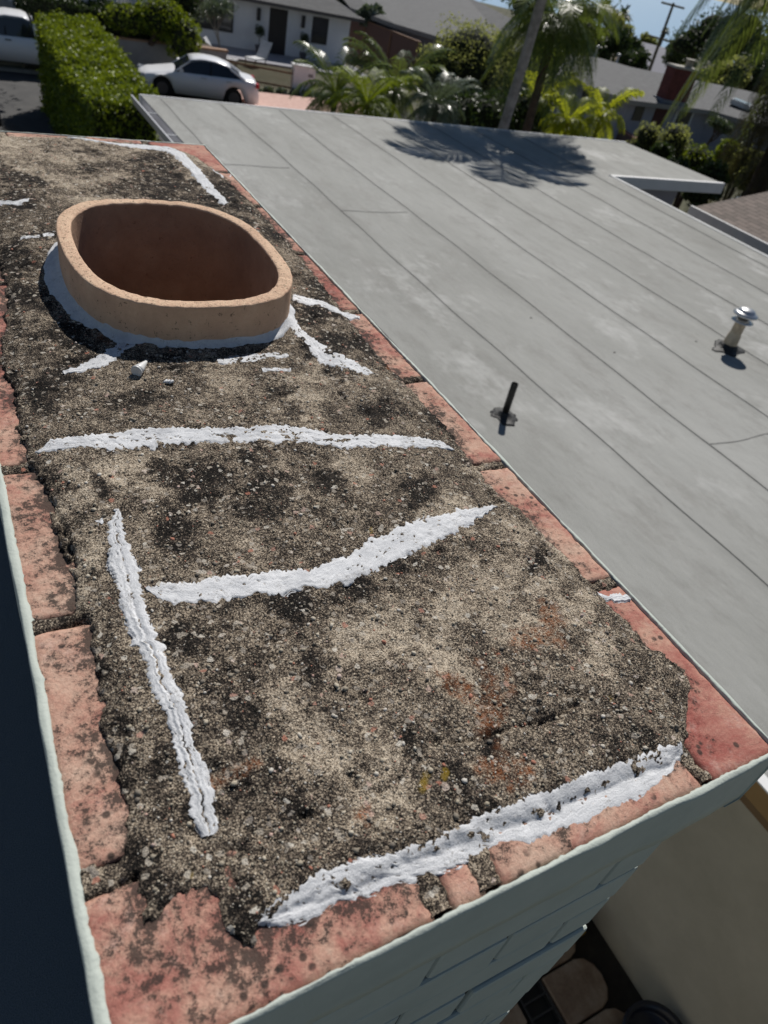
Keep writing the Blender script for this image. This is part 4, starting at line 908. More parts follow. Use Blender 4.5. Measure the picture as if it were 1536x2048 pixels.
# ---- retaining wall, white railing, white house
cw = plain('grey_stucco', (.30, .30, .31), .9, var=.12)
wl = empty('retaining_wall', (8.2, 35.3, -6.9), R_(2)); tag(wl, 'grey stucco retaining wall with a brick coping behind the white sedan', 'wall')
MB().box(-4.8, 3.4, -.12, .12, 0, 1.25).build('wall_face', cw, wl, bevel=.01); MB().box(-4.85, 3.45, -.17, .17, 1.252, 1.33).build('coping', plain('coping_brick', (.34, .22, .15), .9), wl, bevel=.01)
MB().box(-4.8, 3.3, .13, 3.5, .0, 1.15).build('earth_terrace', plain('terrace_soil', (.09, .07, .05), .95), wl)
rl = empty('white_railing_house', (7.6, 38.2, -5.7), R_(-4), 'white house corner with a balustrade porch above the low dark hedge', 'house')
wp = plain('white_paint', (.8, .81, .82), .7, var=.06)
MB().box(-8, -.6, .9, 8, 0, 3.2).build('wall', wp, rl); MB().box(.7, 2.2, .2, 8, 0, 3.4).build('wall', wp, rl)
MB().box(-8, .7, -.05, 2.0, 0, .35).build('porch_floor', plain('porch_grey', (.4, .4, .4), .8), rl)
MB().box(-8, .69, -.03, .05, 1.30, 1.38).box(-8, .69, -.02, .04, .46, .52).build('handrail', wp, rl)
bal = MB()
for i in range(62): x = -7.95 + i * .14; bal.box(x, x + .05, -.01, .03, .52, 1.30)
tag(bal.build('balusters', wp, rl), kind=None)
MB().box(-.12, .02, -.04, .1, .35, 3.3).box(-4.1, -3.96, -.04, .1, .35, 3.3).build('porch_post', wp, rl)
MB().box(-8.3, .5, -.4, 3, 3.3, 3.45).build('porch_roof', plain('porch_roof_white', (.6, .6, .6), .8), rl)
b = Vector((10.6, 38.8, -6.0)); shrub('garden_shrub', b, [(0, 0, 1.6, .8, .6, 1.5)], 4500, .07, Ld, 'tall dark shrub between the railing house and the white house', 'shrub', None, 77)

def wallframe(origin, rz):
    c_, s_ = math.cos(rz), math.sin(rz); n = np.array([s_, -c_, 0])      # front faces local -y
    O_ = np.array(origin)
    def f(px, py, dy=0):
        d = ray(px, py); oo = O_ - n * dy; t = (oo @ n) / (d @ n); p = d * t - O_
        return (p[0] * c_ + p[1] * s_, p[2])
    return f
H1O = (21.3, 43.6, -6.9); H1R = R_(-8); h1 = empty('white_house', H1O, H1R, 'white single storey house with a dark front door and grey shingle roof across the street', 'house'); W1 = wallframe(H1O, H1R)
ws = M('white_stucco', (.8, .81, .83), .9); ws.bump(ws.noise(60, 4), .01, .4); ws.color(ws.ramp(ws.noise(1.5, 5), [(.3, (.74, .75, .78)), (.7, (.83, .84, .86))]))
MB().box(-16, 0, 0, 9, 0, 2.45).build('wall', ws.m, h1)
shm = M('grey_shingles', (.16, .16, .16), .9)
sbr = shm.n.new('ShaderNodeTexBrick'); sbr.inputs['Scale'].default_value = 2.2; sbr.inputs['Color1'].default_value = (.085, .087, .09, 1); sbr.inputs['Color2'].default_value = (.125, .127, .13, 1); sbr.inputs['Mortar'].default_value = (.06, .06, .06, 1)
sbr.inputs['Mortar Size'].default_value = .012; sbr.inputs['Brick Width'].default_value = .7; sbr.inputs['Row Height'].default_value = .28; shm.L(shm.co, sbr.inputs[0])
shm.color(shm.mix(shm.ramp(shm.noise(2.5, 6, .7), [(.35, 0), (.7, .4)]), sbr.outputs[0], (.13, .13, .135))); shm.bump(sbr.outputs[1], .01, .5)
ez = 2.42
MB().add([(-16.5, -.6, ez), (.55, -.6, ez), (-3.5, 4.5, ez + 1.7), (-16.5, 4.5, ez + 1.7), (.55, 9.6, ez), (-16.5, 9.6, ez), (-16.5, -.6, ez - .1), (.55, -.6, ez - .1), (.55, 9.6, ez - .1), (-16.5, 9.6, ez - .1)],
         [(0, 1, 2, 3), (1, 4, 2), (4, 5, 3, 2), (6, 9, 8, 7), (0, 6, 7, 1), (1, 7, 8, 4), (4, 8, 9, 5), (5, 9, 6, 0, 3)]).build('roof', shm.m, h1)
MB().box(-16.5, .58, -.65, -.603, ez - .14, ez + .02).box(.553, .60, -.65, 9.6, ez - .14, ez + .02).build('fascia', plain('dark_gutter', (.10, .09, .09), .6), h1)
dk = plain('dark_door', (.018, .016, .02), .4); gl = plain('window_glass', (.03, .035, .045), .08, spec=.6); tr = plain('dark_frame', (.03, .03, .035), .5)
def rect(f, a, b_): (x0, z0), (x1, z1) = f(*a), f(*b_); return min(x0, x1), max(x0, x1), min(z0, z1), max(z0, z1)
def window(par, x0, x1, z0, z1, fr=.06, d=0, frm=tr, glm=gl):
    o = MB().box(x0, x0 + fr, -.05 + d, .02 + d, z0, z1).box(x1 - fr, x1, -.05 + d, .02 + d, z0, z1).box(x0 + fr, x1 - fr, -.05 + d, .02 + d, z0, z0 + fr).box(x0 + fr, x1 - fr, -.05 + d, .02 + d, z1 - fr, z1).box(x0 + fr, x1 - fr, -.04 + d, .0 + d, (z0 + z1) / 2 - .02, (z0 + z1) / 2 + .02).build('window', frm, par)
    MB().box(x0 + fr, x1 - fr, -.02 + d, -.012 + d, z0 + fr, z1 - fr).build('pane', glm, o); return o
x0, x1, z0, z1 = rect(W1, (533, 108), (576, 25)); MB().box(x0, x1, -.04, .02, 0.05, 2.15).build('door', dk, h1); MB().box(x1, x1 + .1, -.06, .03, 0, 2.25).box(x0 - .1, x0, -.06, .03, 0, 2.25).build('door_frame', ws.m, h1)
x0, x1, z0, z1 = rect(W1, (621, 85), (658, 38)); window(h1, x0, x1, z0, z1)
x0, x1, z0, z1 = rect(W1, (382, 52), (468, 5)); window(h1, x0, x1, max(.6, z0), min(2.25, z1), .08)
for px, py in ((517, 28), (606, 43)):
    x, z_ = W1(px, py); MB().box(x - .09, x + .09, -.16, -.003, z_ - .28, z_ + .28).build('wall_lamp', tr, h1, bevel=.01)
MB().box(-16, .6, -3.2, -.01, -.05, .06).build('porch_slab', plain('porch_concrete', (.3, .3, .33), .9), h1)
def topiary(px, lab):
    x, z_ = W1(px, 100, -.5); w_ = Vector((math.cos(H1R) * x - math.sin(H1R) * -.5, math.sin(H1R) * x + math.cos(H1R) * -.5, 0)) + Vector(H1O)
    o = empty('topiary_pot', (w_.x, w_.y, -6.83), 0, lab, 'potted plant')
    MB().lathe([(.14, 0), (.2, .3), (.22, .34), (.18, .34)], 14).build('pot', plain('pot_grey', (.12, .12, .14), .7), o, True); MB().tube([(0, 0, .3), (0, 0, .8)], .02, 6).build('stem', bark2, o); leafcloud('ball', [(0, 0, 1.0, .28, .28, .28)], 900, .04, Ld, o, 5)
topiary(517, 'potted ball topiary left of the dark front door'); topiary(607, 'potted ball topiary right of the dark front door')
def lounge(px, py, rz, lab):
    p = G(px, py, -6.6); o = empty('lounge_chair', (p.x, p.y, -6.87), rz, lab, 'chair'); wf = plain('chair_white', (.55, .56, .58), .6)
    MB().add([(-.3, -.6, .35), (.3, -.6, .35), (.3, .5, .32), (-.3, .5, .32), (-.3, -.6, .30), (.3, -.6, .30), (.3, .5, .27), (-.3, .5, .27)], [(0, 1, 2, 3), (7, 6, 5, 4), (0, 4, 5, 1), (1, 5, 6, 2), (2, 6, 7, 3), (3, 7, 4, 0)]).build('seat', wf, o)
    MB().add([(-.3, .5, .34), (.3, .5, .34), (.3, 1.0, 1.0), (-.3, 1.0, 1.0), (-.3, .55, .30), (.3, .55, .30), (.3, 1.05, .97), (-.3, 1.05, .97)], [(0, 1, 2, 3), (7, 6, 5, 4), (0, 4, 5, 1), (1, 5, 6, 2), (2, 6, 7, 3), (3, 7, 4, 0)]).build('backrest', wf, o)
    for x in (-.28, .28):
        for y in (-.55, .48): MB().box(x - .02, x + .02, y - .02, y + .02, 0, .27).build('leg', tr, o)
lounge(450, 118, R_(60), 'pale reclining garden chair nearest the white sedan, behind the picket fence'); lounge(512, 118, R_(-50), 'pale reclining garden chair just in front of the dark door')
A_, B_ = G(432, 158, -6.85), G(592, 187, -6.85)
pf = empty('picket_fence', A_, math.atan2(B_.y - A_.y, B_.x - A_.x), 'brown picket fence between the sedan and the white pillar', 'fence'); FL = (B_ - A_).length; brn = plain('brown_wood', (.22, .12, .07), .8)
MB().box(-.3, FL, .02, .05, .15, .22).box(-.3, FL, .02, .05, .72, .79).build('rail', brn, pf)
pk_ = MB()
for i in range(int(FL / .075)): x = i * .075; pk_.box(x, x + .028, -.005, .018, .04, .95)
pk_.build('pickets', brn, pf)
p = G(607, 190, -6.85); pl = empty('address_pillar', (p.x, p.y + .25, -6.9), R_(-8), 'white stucco pillar with small house numbers at the end of the picket fence', 'pillar')
MB().box(-.5, .5, -.22, .22, 0, 1.12).build('pillar_body', ws.m, pl); MB().box(-.55, .55, -.27, .27, 1.122, 1.2).build('cap', plain('cap_white', (.75, .75, .75), .7), pl)
nb = MB()
for i, x in enumerate((.18, .26, .34)): nb.box(x, x + .045, -.235, -.221, .78, .90)
nb.build('numbers', tr, pl)
A_, B_ = G(722, 118, -6.9), G(826, 165, -6.9); d_ = (B_ - A_)
bf = empty('board_fence', A_, math.atan2(d_.y, d_.x), 'tall reddish brown board fence slanting right of the white house', 'fence'); FL = d_.length
fb = M('brown_boards', (.16, .09, .075), .85); fw = fb.n.new('ShaderNodeTexWave'); fw.inputs['Scale'].default_value = 3.2; fb.L(fb.co, fw.inputs[0]); fb.color(fb.ramp(fw.outputs[0], [(.0, (.07, .04, .035)), (.2, (.17, .095, .08)), (.9, (.20, .115, .095))]))
MB().box(-2.2, FL, -.03, .03, 0, 1.95).build('board_panel', fb.m, bf); MB().box(-2.2, FL + .03, -.07, .07, 1.952, 2.02).build('cap_rail', brn, bf)
for x in (0, FL * .5, FL - .05): MB().box(x - .06, x + .06, -.09, -.031, 0, 1.95).build('post', brn, bf)

# ---- house 2: long grey roof, lavender wall
def house_from_roof(name, label, eave, ridge, ze, zr, wallmat, roofmat, zg, back=3.0, extra=None):
    E_ = [G(x, y, ze) for x, y in eave]; Rr = [G(x, y, zr) for x, y in ridge]; o = empty(name, (E_[0].x, E_[0].y, zg), 0, label, 'house'); O_ = Vector(o.location)
    V = [p - O_ for p in E_] + [p - O_ for p in Rr]; ne, nr = len(E_), len(Rr)
    bk = []
    for p in Rr:
        h = Vector((p.x, p.y, 0)).normalized() * 7.0; bk.append(Vector((p.x + h.x, p.y + h.y, ze)) - O_)
    V += bk; n0 = len(V)
    V += [Vector((v.x, v.y, v.z - .22)) for v in V[:ne]]
    F = [];  # stitch eave and ridge strips by proportion
    i = j = 0
    while i < ne - 1 or j < nr - 1:
        if j == nr - 1 or (i < ne - 1 and (i + 1) / max(1, ne - 1) <= (j + 1) / max(1, nr - 1)): F.append((i, i + 1, ne + j)); i += 1
        else: F.append((i, ne + j + 1, ne + j)); j += 1
    for k in range(nr - 1): F.append((ne + k, ne + k + 1, ne + nr + k + 1, ne + nr + k))
    F.append((0, ne, ne + nr)); F.append((ne - 1, ne + nr - 1, ne + 2 * nr - 1))
    m_ = MB(); m_.add([tuple(v) for v in V], F); m_.build('roof', roofmat, o)
    f_ = MB(); f_.add([tuple(v) for v in V[:ne]] + [tuple(v) for v in V[n0:]], [(k, ne + k, ne + k + 1, k + 1) for k in range(ne - 1)])
    fo = f_.build('fascia', plain('taupe_fascia', (.26, .25, .24), .8), o)
    md = fo.modifiers.new('t', 'SOLIDIFY'); md.thickness = .04
    wl_ = MB(); inn = []
    for k, v in enumerate(V[:ne]):
        w_ = v + O_; h = Vector((w_.x, w_.y, 0)).normalized() * .75; inn.append(v + h)
    bb = [Vector((b_.x, b_.y, 0)) for b_ in reversed(bk)]
    wl_.prism([(q.x, q.y) for q in inn] + [(b_.x * .98, b_.y * .98) for b_ in bb], 0, ze - zg - .16); wl_.build('wall', wallmat, o)
    return o, inn
h2, inn2 = house_from_roof('grey_roof_house', 'house with a long grey shingle roof and lavender walls behind the big olive bush', [(700, 15), (788, 47), (905, 82), (1030, 106), (1085, 110), (1150, 119)], [(640, -60), (800, -45), (930, -10), (1058, 55), (1090, 80)], -4.55, -3.6, lav, shm.m, -6.9)
h3, inn3 = house_from_roof('low_ranch_house', 'long low house with a grey roof, red chimney and dark red front door', [(1112, 147), (1185, 176), (1258, 200), (1340, 210), (1422, 221), (1480, 238), (1600, 268)], [(1137, 108), (1199, 116), (1262, 134), (1330, 148), (1400, 162), (1470, 176), (1640, 215)], -4.8, -4.15, lav, shm.m, -7.1)
def rot_obj_frame(par, k, inn):
    a, b_ = inn[k], inn[k + 1]; O_ = Vector(par.location); w_ = Vector((a.x + O_.x, a.y + O_.y, -7.1)); rz = math.atan2(b_.y - a.y, b_.x - a.x); return w_, rz, wallframe(tuple(w_), rz)
w_, rz, f3 = rot_obj_frame(h3, 3, inn3)
def wallbox(par, w_, rz, f, a, b_, name, mat, t=.05, z0=None):
    x0, x1, zz0, zz1 = rect(f, a, b_); zz0 = max(.05, zz0) if z0 is None else z0; zz1 = min(zz1, 2.1)
    o = MB().box(x0, x1, -t, .02, zz0, zz1).build(name, mat, par); o.location = w_ - Vector(par.location); o.rotation_euler = (0, 0, rz); return o
red = plain('dark_red_paint', (.075, .02, .02), .7)
wallbox(h3, w_, rz, f3, (1298, 250), (1338, 212), 'door', red, .06, 0.0)
o = wallbox(h3, w_, rz, f3, (1343, 248), (1388, 222), 'window', wp, .07); 
o = wallbox(h3, w_, rz, f3, (1347, 245), (1384, 224), 'pane', gl, .085)
w2_, rz2, f32 = rot_obj_frame(h3, 2, inn3)
wallbox(h3, w2_, rz2, f32, (1262, 240), (1290, 214), 'window', gl, .05)
w4, rz4, f34 = rot_obj_frame(h3, 1, inn3); wallbox(h3, w4, rz4, f34, (1160, 205), (1185, 184), 'window', gl, .05)
w5, rz5, f35 = rot_obj_frame(h3, 5, inn3); wallbox(h3, w5, rz5, f35, (1505, 262), (1530, 254), 'window', gl, .05)
p = G(1342, 203, -4.72) - Vector(h3.location)
ch = MB().box(-.75, .75, -.35, .45, -.3, 1.55).build('chimney', plain('red_brick_dark', (.13, .035, .03), .85, var=.3, scale=5), h3); ch.location = p; ch.rotation_euler = (0, 0, R_(-10))
MB().box(-.85, .85, -.45, .55, -.3, .10).build('flashing', plain('lead_flashing', (.16, .18, .22), .6), ch); MB().box(-.8, .8, -.4, .5, 1.552, 1.66).build('chimney_cap', plain('cap_concrete', (.40, .38, .34), .9), ch); MB().lathe([(.2, 1.66), (.2, 1.95), (.28, 1.96), (.28, 2.03)], 14, (.25, 0, 0)).build('chimney_pot', plain('pot_metal', (.30, .27, .22), .6), ch)
p = G(1482, 209, -4.42) - Vector(h3.location)
sk_ = MB().box(-.55, .55, -.55, .55, -.1, .14).build('skylight', plain('skylight_frame', (.55, .56, .57), .4), h3); sk_.location = p; sk_.rotation_euler = (R_(5), 0, R_(30)); MB().box(-.48, .48, -.48, .48, .141, .17).build('pane', plain('skylight_glass', (.35, .38, .4), .08, spec=.8), sk_)
for px, py, zz in ((1068, 88, -4.1), (1172, 140, -4.5), (1190, 112, -4.2), (1232, 128, -4.3)):
    hh_ = h2 if px < 1100 else h3; p = G(px, py, zz) - Vector(hh_.location); o = MB().lathe([(.16, -.25), (.14, 0), (.07, .03), (.07, .45), (.13, .47), (.13, .55), (.02, .58)], 12).build('roof_vent', plain('vent_white', (.5, .5, .5), .4, .3), hh_, True); o.location = p
# low garden wall, planter wall, poles
A_, B_ = G(1462, 282, -6.8), G(1545, 322, -6.8); d_ = B_ - A_; gw = empty('garden_wall', A_, math.atan2(d_.y, d_.x), 'low pale grey garden wall at the right beyond the shrubs', 'wall'); MB().box(0, d_.length, -.12, .12, -.4, .55).build('wall_face', plain('pale_block', (.34, .33, .32), .9), gw)
A_, B_ = G(1226, 250, -6.3), G(1328, 312, -6.3); d_ = B_ - A_; gw = empty('planter_wall', A_, math.atan2(d_.y, d_.x), 'reddish brown low planter wall slanting down beside the pale path', 'wall'); MB().box(0, d_.length, -.12, .12, -.8, .0).build('wall_face', plain('brown_block', (.14, .09, .08), .9), gw); MB().box(0, d_.length, -.18, .18, .002, .07).build('coping', plain('red_coping', (.30, .15, .12), .9), gw)
for px, py, pt2, lab in ((1128, 182, 82, 'taller right hand white pole standing before the grey roofed house'), (1116, 172, 122, 'shorter left hand white pole beside the taller one')):
    c = P(px, py, 27); t2 = above(px, py, 27, pt2); o = empty('white_pole', (c.x, c.y, tz(c.x, c.y)), 0, lab, 'pole'); MB().tube([(0, 0, 0), (0, 0, t2.z - tz(c.x, c.y))], .055, 8).build('pole_shaft', plain('pole_white', (.6, .6, .6), .5), o); MB().lathe([(.12, 0), (.12, .05), (.06, .07)], 10).build('pole_base', tr, o)
# neighbour with brown shingles on the right
nb_ = empty('brown_roof_house', (14.5, 4, -5.9), 0, 'neighbouring house with a brown shingle roof and grey siding right of the flat roof', 'house')
bs = M('brown_shingles', (.13, .10, .09), .9); bb_ = bs.n.new('ShaderNodeTexBrick'); bb_.inputs['Scale'].default_value = 3; bb_.inputs['Color1'].default_value = (.13, .105, .09, 1); bb_.inputs['Color2'].default_value = (.19, .15, .13, 1); bb_.inputs['Mortar'].default_value = (.07, .055, .05, 1); bb_.inputs['Mortar Size'].default_value = .03; bb_.inputs['Brick Width'].default_value = .9; bb_.inputs['Row Height'].default_value = .42; bs.L(bs.map((1, 1, 1), (0, 0, R_(90))), bb_.inputs[0]); bs.color(bb_.outputs[0]); bs.bump(bb_.outputs[1], .01)
E0, E1, E2, E3 = G(1390, 402, -3.05), G(1600, 527, -3.05), G(1500, 368, -2.2), None
ex = 12.15
MB().add([(-2.3, -8, 2.85), (-2.3, 5.6, 2.85), (3.2, 5.6, 3.85), (3.2, -8, 3.85), (8.5, 5.6, 2.85), (8.5, -8, 2.85), (-2.3, -8, 2.75), (-2.3, 5.6, 2.75), (8.5, 5.6, 2.75), (8.5, -8, 2.75)],
         [(0, 3, 2, 1), (3, 5, 4, 2), (6, 7, 8, 9), (1, 2, 4, 8, 7), (0, 6, 9, 5, 3)]).build('roof', bs.m, nb_)
MB().box(-2.36, -2.303, -8, 5.62, 2.72, 2.87).build('drip_edge', wh, nb_)
sdm = M('grey_siding', (.16, .16, .175), .85); sw_ = sdm.n.new('ShaderNodeTexWave'); sw_.bands_direction = 'Y'; sw_.inputs['Scale'].default_value = 3; sdm.L(sdm.co, sw_.inputs[0]); sdm.color(sdm.ramp(sw_.outputs[0], [(0, (.09, .09, .1)), (.15, (.17, .17, .185)), (1, (.18, .18, .195))]))
MB().box(-2.2, 8.3, -7.9, 5.4, 0, 2.76).build('wall', sdm.m, nb_)
MB().box(-2.9, -2.2, 4.6, 5.3, 0, 2.3).build('tan_bay', plain('tan_wall', (.30, .24, .19), .9), nb_); MB().box(-3.0, -2.37, 4.4, 4.5, 2.3, 2.42).build('bay_trim', wh, nb_)

# ---- vehicles
paintw = M('white_car_paint', (.88, .89, .92), .25, spec=.6); cg = M('car_glass', (.015, .02, .03), .06, spec=.7); ty = plain('tyre', (.012, .012, .012), .8); rimm = plain('wheel_rim', (.10, .10, .11), .35, .7)
blk2 = plain('black_trim', (.01, .01, .012), .5); redl = plain('tail_red', (.5, .02, .03), .25); clr = plain('head_clear', (.55, .57, .6), .15)
def car(name, loc, rz, label, L=4.6, W=1.78, Hh=1.45, paint=None, kind='sedan', wb=2.7, f0=.92, wr=.32):
    """local x: 0 front .. L rear, y across, z up"""
    paint = paint or paintw.m; o = empty(name, loc, rz, label, 'pickup' if kind == 'pickup' else 'car')
    if kind == 'sedan':
        sh = [(0, .48, .60), (.08, .62, .80), (.35, .74, .93), (.95, .84, 1.0), (1.35, .93, 1.0), (2.4, .96, 1.0), (3.6, .99, 1.0), (4.05, 1.0, .98), (4.38, .97, .93), (4.56, .86, .86), (4.6, .60, .80)]
        roofp = [(1.30, .93, .93), (1.95, 1.37, .70), (2.4, 1.45, .68), (3.0, 1.43, .68), (3.45, 1.32, .66), (4.02, 1.0, .80)]
    else:
        sh = [(0, .7, .7), (.1, .95, .9), (.5, 1.1, .97), (1.3, 1.18, 1.0), (1.7, 1.2, 1.0), (3.4, 1.22, 1.0), (3.5, 1.25, 1.0), (5.1, 1.25, 1.0), (5.25, 1.2, .98), (5.3, .8, .95)]
        roofp = [(1.45, 1.2, .95), (2.1, 1.72, .78), (2.6, 1.82, .76), (3.2, 1.82, .76), (3.5, 1.7, .78), (3.55, 1.22, .92)]
    gz = .20 if kind == 'sedan' else .42
    V = []; F = []; ns = []
    xs_ = np.linspace(0, L, 47)
    zt = np.interp(xs_, [s[0] for s in sh], [s[1] for s in sh]); ww = np.interp(xs_, [s[0] for s in sh], [s[2] for s in sh])
    for x, z_, w__ in zip(xs_, zt, ww):
        hw = W / 2 * w__; lo = gz
        for c0_ in (f0, f0 + wb):
            dx = abs(x - c0_)
            if dx < wr + .07: lo = max(lo, wr + math.sqrt(max(0, (wr + .07) ** 2 - dx * dx)))
        lo = min(lo, z_ - .12); zm = lo + (z_ - lo) * .55
        ring_ = [(-hw * .94, lo), (-hw, zm), (-hw * .985, z_ - .07), (-hw * .90, z_ - .01), (-hw * .5, z_ + .025), (0, z_ + .035), (hw * .5, z_ + .025), (hw * .90, z_ - .01), (hw * .985, z_ - .07), (hw, zm), (hw * .94, lo)]
        V += [(x, y, zz) for y, zz in ring_]
    n = 11
    for i in range(len(xs_) - 1):
        for k in range(n - 1): F.append((i * n + k, (i + 1) * n + k, (i + 1) * n + k + 1, i * n + k + 1))
        F.append((i * n + n - 1, (i + 1) * n + n - 1, (i + 1) * n, i * n))
    F.append(tuple(range(n))); F.append(tuple(range((len(xs_) - 1) * n + n - 1, (len(xs_) - 1) * n - 1, -1)))
    m_ = MB().add(V, F); m_.build('body', paint, o, True)
    # greenhouse
    base_ = np.interp([p[0] for p in roofp], [s[0] for s in sh], [s[1] for s in sh])
    bx = [p[0] for p in roofp]; hw0 = W / 2 * .90; Vg = []; Fg = []; up = []
    xb = np.linspace(bx[0], bx[-1], 9); xt = np.linspace(roofp[1][0], roofp[-2][0], 9)
    for a, b2 in zip(xb, xt):
        zb = float(np.interp(a, [s[0] for s in sh], [s[1] for s in sh])) - .03; zt_ = float(np.interp(b2, [p[0] for p in roofp], [p[1] for p in roofp])) - .03; wt = W / 2 * float(np.interp(b2, [p[0] for p in roofp], [p[2] for p in roofp])) * 1.02
        Vg += [(a, -hw0, zb), (b2, -wt, zt_), (b2, wt, zt_), (a, hw0, zb)]
    for i in range(8):
        for k in range(3): Fg.append((i * 4 + k, (i + 1) * 4 + k, (i + 1) * 4 + k + 1, i * 4 + k + 1))
    Fg += [(0, 1, 2, 3), (35, 34, 33, 32)]
    g_ = MB().add(Vg, Fg).build('windows', cg.m, o)
    Vr = []; Fr = []; xr = np.linspace(roofp[1][0] - .02, roofp[-2][0] + .03, 9)
    for x in xr:
        z_ = float(np.interp(x, [p[0] for p in roofp], [p[1] for p in roofp])); hw = W / 2 * float(np.interp(x, [p[0] for p in roofp], [p[2] for p in roofp])) * 1.06
        Vr += [(x, -hw, z_ - .06), (x, -hw * .85, z_), (x, 0, z_ + .03), (x, hw * .85, z_), (x, hw, z_ - .06)]
    for i in range(8):
        for k in range(4): Fr.append((i * 5 + k, (i + 1) * 5 + k, (i + 1) * 5 + k + 1, i * 5 + k + 1))
        Fr.append((i * 5 + 4, (i + 1) * 5 + 4, (i + 1) * 5, i * 5))
    Fr += [(0, 1, 2, 3, 4), (44, 43, 42, 41, 40)]
    MB().add(Vr, Fr).build('car_roof', paint, o, True)
    m_ = MB()
    for s in (-1, 1):
        def tp(x): return (x, s * W / 2 * float(np.interp(x, [p[0] for p in roofp], [p[2] for p in roofp])) * 1.03, float(np.interp(x, [p[0] for p in roofp], [p[1] for p in roofp])) - .05)
        m_.tube([(bx[0] + .02, s * hw0, float(base_[0]) - .03), tp(roofp[1][0])], .028, 6); m_.tube([(bx[-1], s * hw0, float(base_[-1]) - .03), tp(roofp[-2][0])], .05, 6)
    m_.build('roof_pillars', paint, o)
    m_ = MB(); xm = bx[0] + (bx[-1] - bx[0]) * .52
    
    for s in (-1, 1): MB().tube([(xm, s * (hw0 + .005), .95 if kind == 'sedan' else 1.22), (xm + .02, s * W / 2 * .70, Hh - .06)], .03, 6).build('centre_pillar', blk2, o)
    pass
    for c0_ in (f0, f0 + wb):
        for s in (-1, 1):
            w3 = MB().tube([(c0_, s * (W / 2 - .20), wr), (c0_, s * (W / 2 - .02), wr)], wr, 24).build('wheel', ty, o); MB().tube([(c0_, s * (W / 2 - .03), wr), (c0_, s * (W / 2 - .008), wr)], wr * .66, 20).build('rim', rimm, w3)
    MB().box(f0 + .3, f0 + wb - .3, -W / 2 * .8, W / 2 * .8, gz - .06, gz + .1).build('underbody', blk2, o)
    for s in (-1, 1):
        MB().tube([(bx[0] + .28, s * (W / 2 - .05), 1.0 if kind == 'sedan' else 1.3), (bx[0] + .30, s * (W / 2 + .14), 1.02 if kind == 'sedan' else 1.33)], [.05, .085], 8).build('mirror', paint, o)
        MB().box(L - .16, L - .02, s * W / 2 * .82 - .14, s * W / 2 * .82 + .14, .78, .93).build('tail_light', redl, o, bevel=.02); MB().box(.05, .30, s * W / 2 * .72 - .16, s * W / 2 * .72 + .16, .60, .72).build('headlight', clr, o, bevel=.02)
        for xh in (bx[0] + 1.05, bx[0] + 2.0):
            MB().box(xh, xh + .2, s * (W / 2 + .004) - .012, s * (W / 2 + .004) + .012, .84 if kind == 'sedan' else 1.08, .87 if kind == 'sedan' else 1.11).build('door_handle', blk2 if kind == 'pickup' else clr, o)
    return o
a_, b_ = G(325, 192, -6.78), G(470, 213, -6.78); rz = math.atan2(b_.y - a_.y, b_.x - a_.x); u_ = Vector((math.cos(rz), math.sin(rz), 0)); nrm = Vector((-u_.y, u_.x, 0))
pc = a_ - u_ * .92 + nrm * .86
car('white_sedan', (pc.x, pc.y, -6.82), rz, 'white four door sedan parked across the street beyond the flat roof')
# leaf dappled snow-white pickup at the left edge
p = G(60, 122, -6.35); car('white_pickup', (p.x - 3.2, p.y + .98, -6.83), R_(-3), 'white pickup truck at the left edge behind the tall hedge', 5.3, 1.95, 1.85, None, 'pickup', 3.3, .95, .38)
dkb = M('dark_blue_paint', (.03, .04, .06), .25, spec=.6); slv = M('pale_blue_paint', (.25, .33, .42), .2, spec=.7)
p = G(6, 248, -6.5); car('dark_car', (p.x - 4.62, p.y + .9, -6.83), R_(0), 'nose of a dark car cut off by the left edge, on the dappled street', paint=dkb.m)
for o in C.objects:
    if o.name == 'dark_car': o.location.x += 0
p = P(1515, 352, 17.5); car('blue_car', (p.x - .6, p.y, tz(p.x, p.y)), R_(20), 'small blue car glimpsed among shrubs above the brown shingle roof', paint=slv.m)
p = G(1185, 281, -5.0); car('silver_blue_car', (p.x - 1.8, p.y + .3, p.z - 1.40), R_(-12), 'pale blue car roof glinting just beyond the far roof edge under the palms', paint=slv.m)
for i, (px, py) in enumerate([(1352, 355), (1372, 361), (1395, 365)]):
    p = P(px, py, 12.6); o = MB().lathe([(.02, -.14), (.2, -.1), (.26, .02), (.17, .12), (.02, .16)], 9); b_ = o.build('garden_rock', plain('pink_rock', (.48, .32, .27), .9, bump=.02, bscale=8), None, True, ); b_.scale = (1.2, .9, .8); b_.location = p; b_.rotation_euler = (0, 0, i)
    tag(b_, ('pink garden rock at the very corner of the flat roof', 'pink garden rock, middle of the three by the roof corner', 'pink garden rock nearest the brown shingle roof')[i], 'rock', 'pink rocks by the roof corner')
    MB().lathe([(.16, -3.0), (.12, -.1)], 6).v

